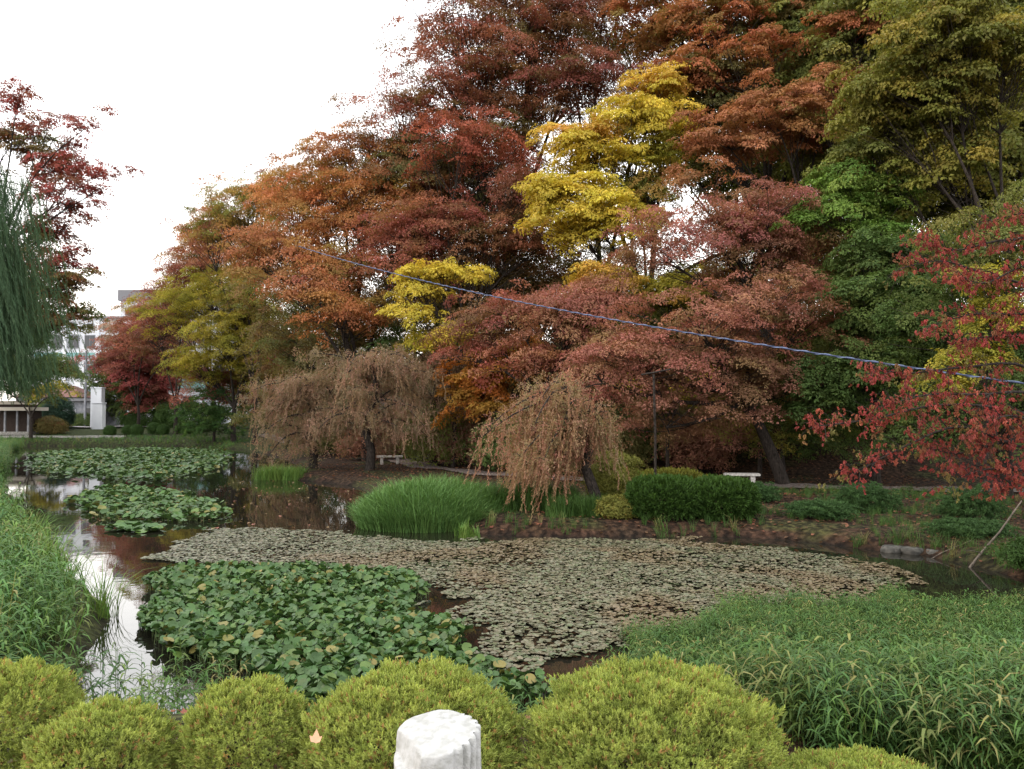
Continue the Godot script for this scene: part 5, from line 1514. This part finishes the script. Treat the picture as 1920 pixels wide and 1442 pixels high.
func make_far_side() -> void:
	# white building
	var g := 1.25
	var t := thing("white_building", "tall white concrete building with turquoise bands beyond the road", "building", Vector3(-54, g, -113))
	var wing := Build.new()
	wing.box(Vector3(0, 7.6, -7), Vector3(28, 15.2, 14))
	part("wall", wing.done(), M.white_wall, t)
	var upper := Build.new()
	upper.box(Vector3(5.5, 16.65, -8.5), Vector3(17, 2.9, 11))
	part("upper_storey", upper.done(), M.white_wall, t)
	var rf := Build.new()
	rf.box(Vector3(5.5, 18.9, -8.5), Vector3(17.6, 1.6, 11.6))
	part("roof", rf.done(), M.roof_grey, t)
	var cor := Build.new()
	cor.box(Vector3(0, 15.35, -7), Vector3(28.8, 0.3, 14.8))
	part("cornice", cor.done(), M.grey_wall, t)
	for y in [11.6, 6.2]:
		var band := Build.new()
		band.box(Vector3(0, y - 1.55, 0.08), Vector3(28.1, 0.55, 0.16))
		part("turquoise_band", band.done(), M.turquoise, t)
	for x in [-13.8, -9.2, -4.6, 0.0, 4.6, 9.2, 13.8]:
		var pil := Build.new()
		pil.box(Vector3(x, 7.4, 0.15), Vector3(0.5, 14.8, 0.32))
		part("pilaster", pil.done(), M.white_wall, t)
	var wmesh := bevel_box(Vector3(1.5, 1.9, 0.10), 0.02)
	var pmesh := bevel_box(Vector3(0.64, 1.66, 0.05), 0.01)
	for y in [13.6, 11.9, 8.2, 4.6, 1.9]:
		for k in 12:
			var x := -12.65 + k * 2.3
			var w := part("window", wmesh, M.grey_wall, t)
			w.position = Vector3(x, y if y != 13.6 else 14.0, 0.05)
			if y == 13.6:
				w.scale = Vector3(0.6, 0.5, 1)
			for s in [-1.0, 1.0]:
				var o := part("pane", pmesh, M.glass, w)
				o.position = Vector3(s * 0.36, 0, 0.045)
	for k in 7:
		var w := part("window", wmesh, M.grey_wall, t)
		w.position = Vector3(-1.8 + k * 2.3, 16.6, -2.95)
		w.scale = Vector3(0.6, 0.6, 1)
	# side hall with turquoise eaves
	var s2 := thing("side_hall", "low white hall with turquoise eaves seen past the red maple", "building", Vector3(-47.5, g, -110))
	var sb := Build.new()
	sb.box(Vector3(0, 2.6, -2), Vector3(9, 5.2, 4))
	part("wall", sb.done(), M.white_wall, s2)
	sb = Build.new()
	sb.box(Vector3(0, 5.9, -1.8), Vector3(9.6, 1.4, 4.8))
	part("eaves", sb.done(), M.turquoise, s2)
	sb = Build.new()
	sb.box(Vector3(0, 6.75, -1.8), Vector3(9.9, 0.3, 5.1))
	part("roof", sb.done(), M.pale_roof, s2)
	for k in 3:
		var w := part("window", wmesh, M.grey_wall, s2)
		w.position = Vector3(-3 + k * 3, 3.2, 0.05)
		var o := part("pane", pmesh, M.glass, w)
		o.position = Vector3(0, 0, 0.05)
		o.scale.x = 2.0
	# gate with pickets
	var gt := thing("school_gate", "grey metal gate of upright bars under white posts at the road end", "gate", Vector3(-44.6, g, -104.0))
	for k in 15:
		var bar := Build.new()
		bar.box(Vector3(-2.1 + k * 0.3, 0.75, 0), Vector3(0.1, 1.5, 0.06))
		part("bar", bar.done(), M.roof_grey, gt)
	for y in [0.25, 0.95]:
		var rail := Build.new()
		rail.box(Vector3(0, y, 0.05), Vector3(4.5, 0.16 if y < 0.5 else 0.5, 0.05))
		part("rail", rail.done(), M.roof_grey, gt)
	for x in [0.4]:
		var pst := Build.new()
		pst.box(Vector3(x, 1.7, 0.1), Vector3(0.28, 3.4, 0.28))
		part("post", pst.done(), M.white_wall, gt)
	# gate pillars
	for r in [["white gate pillar left of the red maple, by the road", -44.9, -87.0, 1.1, 2.9], ["white wall pier behind the gate pillar", -46.6, -90.0, 1.2, 4.6], ["dark wooden panel right of the red maple trunk", -43.0, -98.0, 1.5, 2.2]]:
		var o := thing("gate_pillar", r[0], "pillar", on_ground(r[1], r[2], -0.1), "pillars by the road")
		var dark: bool = r[4] < 2.5
		var q := part("shaft", bevel_box(Vector3(r[3], r[4], 0.8), 0.03), M.dark_wood if dark else M.white_wall, o)
		q.position.y = r[4] * 0.5
		q = part("cap", bevel_box(Vector3(r[3] + 0.12, 0.14, 0.92), 0.03), M.dark_wood if dark else M.white_wall, o)
		q.position.y = r[4] + 0.07
	# houses to the left
	var hs := thing("grey_house", "low grey house with a flat slate roof left of the white pillars", "house", on_ground(-52.5, -96.0))
	var hb := Build.new()
	hb.box(Vector3(0, 1.6, -2.5), Vector3(6.0, 3.2, 5.0))
	part("wall", hb.done(), M.grey_wall, hs)
	hb = Build.new()
	hb.box(Vector3(0, 3.35, -2.4), Vector3(6.8, 0.3, 5.9))
	part("roof", hb.done(), M.roof_grey, hs)
	var hw := part("door", bevel_box(Vector3(1.6, 2.1, 0.1), 0.02), M.white_wall, hs)
	hw.position = Vector3(-0.6, 1.15, 0.04)
	hw = part("window", bevel_box(Vector3(1.2, 1.1, 0.1), 0.02), M.glass, hs)
	hw.position = Vector3(1.9, 1.8, 0.04)
	hs = thing("red_roofed_house", "house with a red tiled hip roof far behind the hut", "house", on_ground(-60.5, -104.0))
	hb = Build.new()
	hb.box(Vector3(0, 1.9, -3), Vector3(8.0, 3.8, 6.0))
	part("wall", hb.done(), M.grey_wall, hs)
	hb = Build.new()
	var e := [Vector3(-4.5, 3.8, 0.5), Vector3(4.5, 3.8, 0.5), Vector3(4.5, 3.8, -6.5), Vector3(-4.5, 3.8, -6.5)]
	var r0 := Vector3(-2, 5.4, -3)
	var r1 := Vector3(2, 5.4, -3)
	hb.quad(e[0], r0, r1, e[1])
	hb.quad(e[2], r1, r0, e[3])
	hb.tri(e[1], r1, e[2])
	hb.tri(e[3], r0, e[0])
	part("roof", hb.done(), M.roof_red, hs)
	hw = part("window", bevel_box(Vector3(1.8, 1.3, 0.1), 0.02), M.glass, hs)
	hw.position = Vector3(1.0, 2.2, 0.04)
	# utility pole with a lamp arm
	var pole := thing("utility_pole", "grey utility pole between the grey house and the white pillars", "pole", on_ground(-49.6, -93.0))
	var pb := Build.new()
	pb.tube([Vector3(0, -0.2, 0), Vector3(0, 4.5, 0), Vector3(0, 9.0, 0)], 0.16, 0.11, 8)
	part("shaft", pb.done(), M.grey_wall, pole)
	for y in [8.2, 7.4]:
		var cb := Build.new()
		cb.box(Vector3(0, y, 0), Vector3(1.6, 0.1, 0.1))
		part("crossarm", cb.done(), M.grey_wall, pole)
	pb = Build.new()
	pb.tube([Vector3(0.35, 5.6, 0), Vector3(0.35, 6.1, 0), Vector3(0.35, 6.5, 0)], 0.22, 0.22, 8)
	part("transformer", pb.done(), M.roof_grey, pole)
	# the hut
	var hut := thing("bank_hut", "small dark open hut with a pale two tier roof on the far left bank", "hut", on_ground(-49.4, -80.0))
	var ub := Build.new()
	ub.box(Vector3(0, 0.1, 0), Vector3(3.8, 0.3, 2.6))
	part("base", ub.done(), M.stone, hut)
	for x in [-1.7, -0.55, 0.65, 1.75]:
		var cb := Build.new()
		cb.box(Vector3(x, 1.3, 1.1), Vector3(0.16, 2.1, 0.16))
		part("post", cb.done(), M.grey_wall, hut)
	ub = Build.new()
	ub.box(Vector3(0, 1.3, -0.5), Vector3(3.4, 2.1, 1.4))
	part("wall", ub.done(), M.dark_wood, hut)
	for k in 2:
		ub = Build.new()
		ub.box(Vector3(-0.25 * k, 2.5 + 0.62 * k, 0), Vector3(4.3 - 1.1 * k, 0.34, 3.2 - 0.9 * k))
		part("roof_slab", ub.done(), M.pale_roof, hut)
	ub = Build.new()
	ub.box(Vector3(-0.15, 2.82, 0), Vector3(2.9, 0.3, 2.0))
	part("roof_neck", ub.done(), M.dark_wood, hut)
	# low wall of the far bank
	var lw := thing("bank_wall", "low dark stone kerb wall along the far left bank", "wall", Vector3(-52, 0.5, -76.6))
	for k in 18:
		var q := part("stone", bevel_box(Vector3(1.16, rr(0.5, 0.6), 0.4), 0.03), M.stone, lw)
		q.position = Vector3(-6.0 + k * 1.2, 0.1, rr(-0.04, 0.04))
	# clipped balls on the far bank
	rng.seed = 700
	var spot := ["first", "second", "third", "fourth", "fifth", "sixth", "seventh", "eighth"]
	for k in 8:
		shrub("round_bush", "clipped dark ball bush by the road, %s from the left" % spot[k], "clipped ball bushes by the road", on_ground(-39.4 + k * 1.15, -78.5 - (k % 2) * 0.9 - k * 0.35), 710 + k, Vector3(0.55, 0.5, 0.55) * rr(0.85, 1.15), P.hedge, "fine", 0.7, 420, 0.03, 2.0)
	# garden bushes by the hut
	shrub("garden_bush", "dark blue green rounded bush between the hut and the road", "bushes by the road", on_ground(-48.2, -85.0), 730, Vector3(1.5, 1.7, 1.4), [lin(56, 84, 66), lin(48, 74, 58)], "fine", 1.3, 900, 0.1, 2.2)
	shrub("garden_bush", "reddish brown low bush right beside the hut", "bushes by the road", on_ground(-46.4, -80.5), 731, Vector3(1.4, 0.8, 1.0), P.left_mix, "fine", 1.2, 500, 0.2)
	shrub("garden_bush", "green bush directly behind the hut's right post", "bushes by the road", on_ground(-50.0, -86.0), 732, Vector3(1.7, 1.5, 1.2), P.left_green, "fine", 1.2, 700, 0.2)
	shrub("garden_bush", "green hedge bush at the foot of the grey house", "bushes by the road", on_ground(-50.2, -93.6), 733, Vector3(2.0, 0.8, 0.9), P.left_green, "fine", 1.2, 800, 0.15)
	shrub("garden_bush", "dark hedge under the red maple by the road", "bushes by the road", on_ground(-43.6, -95.5), 734, Vector3(3.0, 1.0, 1.0), P.hedge, "fine", 1.2, 1200, 0.1, 2.6)
	shrub("garden_bush", "dark hedge right of the gate under the yellow green maple", "bushes by the road", on_ground(-37.0, -92.0), 735, Vector3(3.5, 1.4, 1.2), P.hedge, "fine", 1.2, 1300, 0.15, 2.4)
	# pine by the water
	var pn := on_ground(-27.0, -72.6)
	tree("pine_tree", "dark green layered pine at the far corner of the pond", "pines by the water", pn, 740, 0.16, 2.0, Vector3(0.2, 0, 0), [[Vector3(0, 4.0, 0), Vector3(1.6, 0.6, 1.3), P.pine, 1.0], [Vector3(-1.0, 2.8, 0), Vector3(2.2, 0.6, 1.4), P.pine, 1.0], [Vector3(0.9, 2.4, 0), Vector3(2.2, 0.6, 1.4), P.pine, 1.0], [Vector3(-0.6, 1.6, 0.3), Vector3(2.6, 0.6, 1.5), P.pine, 1.0], [Vector3(0.2, 0.9, 0.4), Vector3(2.6, 0.5, 1.5), P.pine, 1.2]], "pine", 1.5, 1.1)

func make_small() -> void:
	# wooden prop under the cherry
	var t := thing("wooden_prop", "thin upright wooden pole propping the rose brown cherry", "pole", on_ground(4.45, -25.0))
	var b := Build.new()
	b.tube([Vector3(0, -0.2, 0), Vector3(0.02, 1.9, 0), Vector3(-0.02, 3.9, 0)], 0.045, 0.038, 7)
	part("pole", b.done(), M.bark, t)
	b = Build.new()
	b.tube([Vector3(-0.4, 3.88, 0), Vector3(0, 3.95, 0), Vector3(0.5, 4.05, 0)], 0.03, 0.025, 6)
	part("crossbar", b.done(), M.bark, t)
	# dead branches on the right bank
	t = thing("dead_branch", "bare grey dead branch lying down the right bank", "branch", on_ground(8.85, -15.7, 0.05))
	b = Build.new()
	b.tube([Vector3(0, 0, 0), Vector3(0.35, 0.35, -0.1), Vector3(0.75, 0.75, -0.15), Vector3(1.3, 1.35, -0.3)], 0.028, 0.014, 6)
	part("limb", b.done(), M.bark_pale, t)
	b = Build.new()
	b.tube([Vector3(0.0, 0.02, 0), Vector3(-0.5, 0.02, 0.15), Vector3(-1.1, 0.08, 0.1)], 0.02, 0.008, 5)
	b.tube([Vector3(0.35, 0.35, -0.1), Vector3(0.1, 0.42, 0.05), Vector3(-0.1, 0.44, 0.1)], 0.012, 0.004, 4)
	part("twigs", b.done(), M.bark_pale, t)
	t = thing("dead_branch", "thinner dead branch sloping left of the first on the right bank", "branch", on_ground(8.0, -16.6, 0.05))
	b = Build.new()
	b.tube([Vector3(-0.3, 0.0, 0.1), Vector3(0.3, 0.2, 0), Vector3(0.9, 0.5, -0.1), Vector3(1.6, 0.75, -0.2)], 0.018, 0.008, 5)
	part("limb", b.done(), M.bark_pale, t)
	# stones of the right shore
	rng.seed = 800
	var names := ["leftmost grey shore stone below the dead branches", "second grey shore stone below the dead branches", "third grey shore stone below the dead branches", "fourth grey shore stone below the dead branches", "rightmost grey shore stone below the dead branches"]
	for k in 5:
		var at := Vector3(8.25 + k * 0.36, 0.02, -17.5 + k * 0.2 + rr(-0.1, 0.1))
		var o := thing("shore_stone", names[k], "stone", at, "stones of the right shore")
		var s := SphereMesh.new()
		s.radius = 0.5
		s.height = 1.0
		s.radial_segments = 20
		s.rings = 10
		var st := SurfaceTool.new()
		st.create_from(s, 0)
		var arr := st.commit_to_arrays()
		var vs: PackedVector3Array = arr[Mesh.ARRAY_VERTEX]
		for q in vs.size():
			var v := vs[q]
			var f := 1.0 + 0.5 * bumps.get_noise_3d(v.x * 14.0 + k * 9.0, v.y * 14.0, v.z * 14.0)
			v = v * f
			v.y = clampf(v.y, -0.45, 0.32)
			vs[q] = v * Vector3(0.5, 0.34, 0.4)
		arr[Mesh.ARRAY_VERTEX] = vs
		arr[Mesh.ARRAY_NORMAL] = null
		var am := ArrayMesh.new()
		am.add_surface_from_arrays(Mesh.PRIMITIVE_TRIANGLES, arr)
		var st2 := SurfaceTool.new()
		st2.create_from(am, 0)
		st2.generate_normals()
		part("boulder", st2.commit(), M.rock, o)
	# one big fallen leaf on the shrub
	var lf := thing("fallen_leaf", "single pinkish tan dead leaf caught on the shrub left of the white post", "leaf", Vector3(-0.81, 1.64, -3.35))
	var m := plain(lin(214, 160, 124), 0.7)
	m.cull_mode = BaseMaterial3D.CULL_DISABLED
	var o := part("blade", SH.fallen, m, lf)
	o.transform = Transform3D(frame(Vector3(-0.2, 0.5, 0.9), 1.2, 0.055), Vector3.ZERO)
	b = Build.new()
	b.tube([Vector3.ZERO, Vector3(-0.01, 0.004, 0.0), Vector3(-0.022, 0.002, 0.003)], 0.001, 0.0008, 4)
	part("stalk", b.done(), M.stalk, lf)
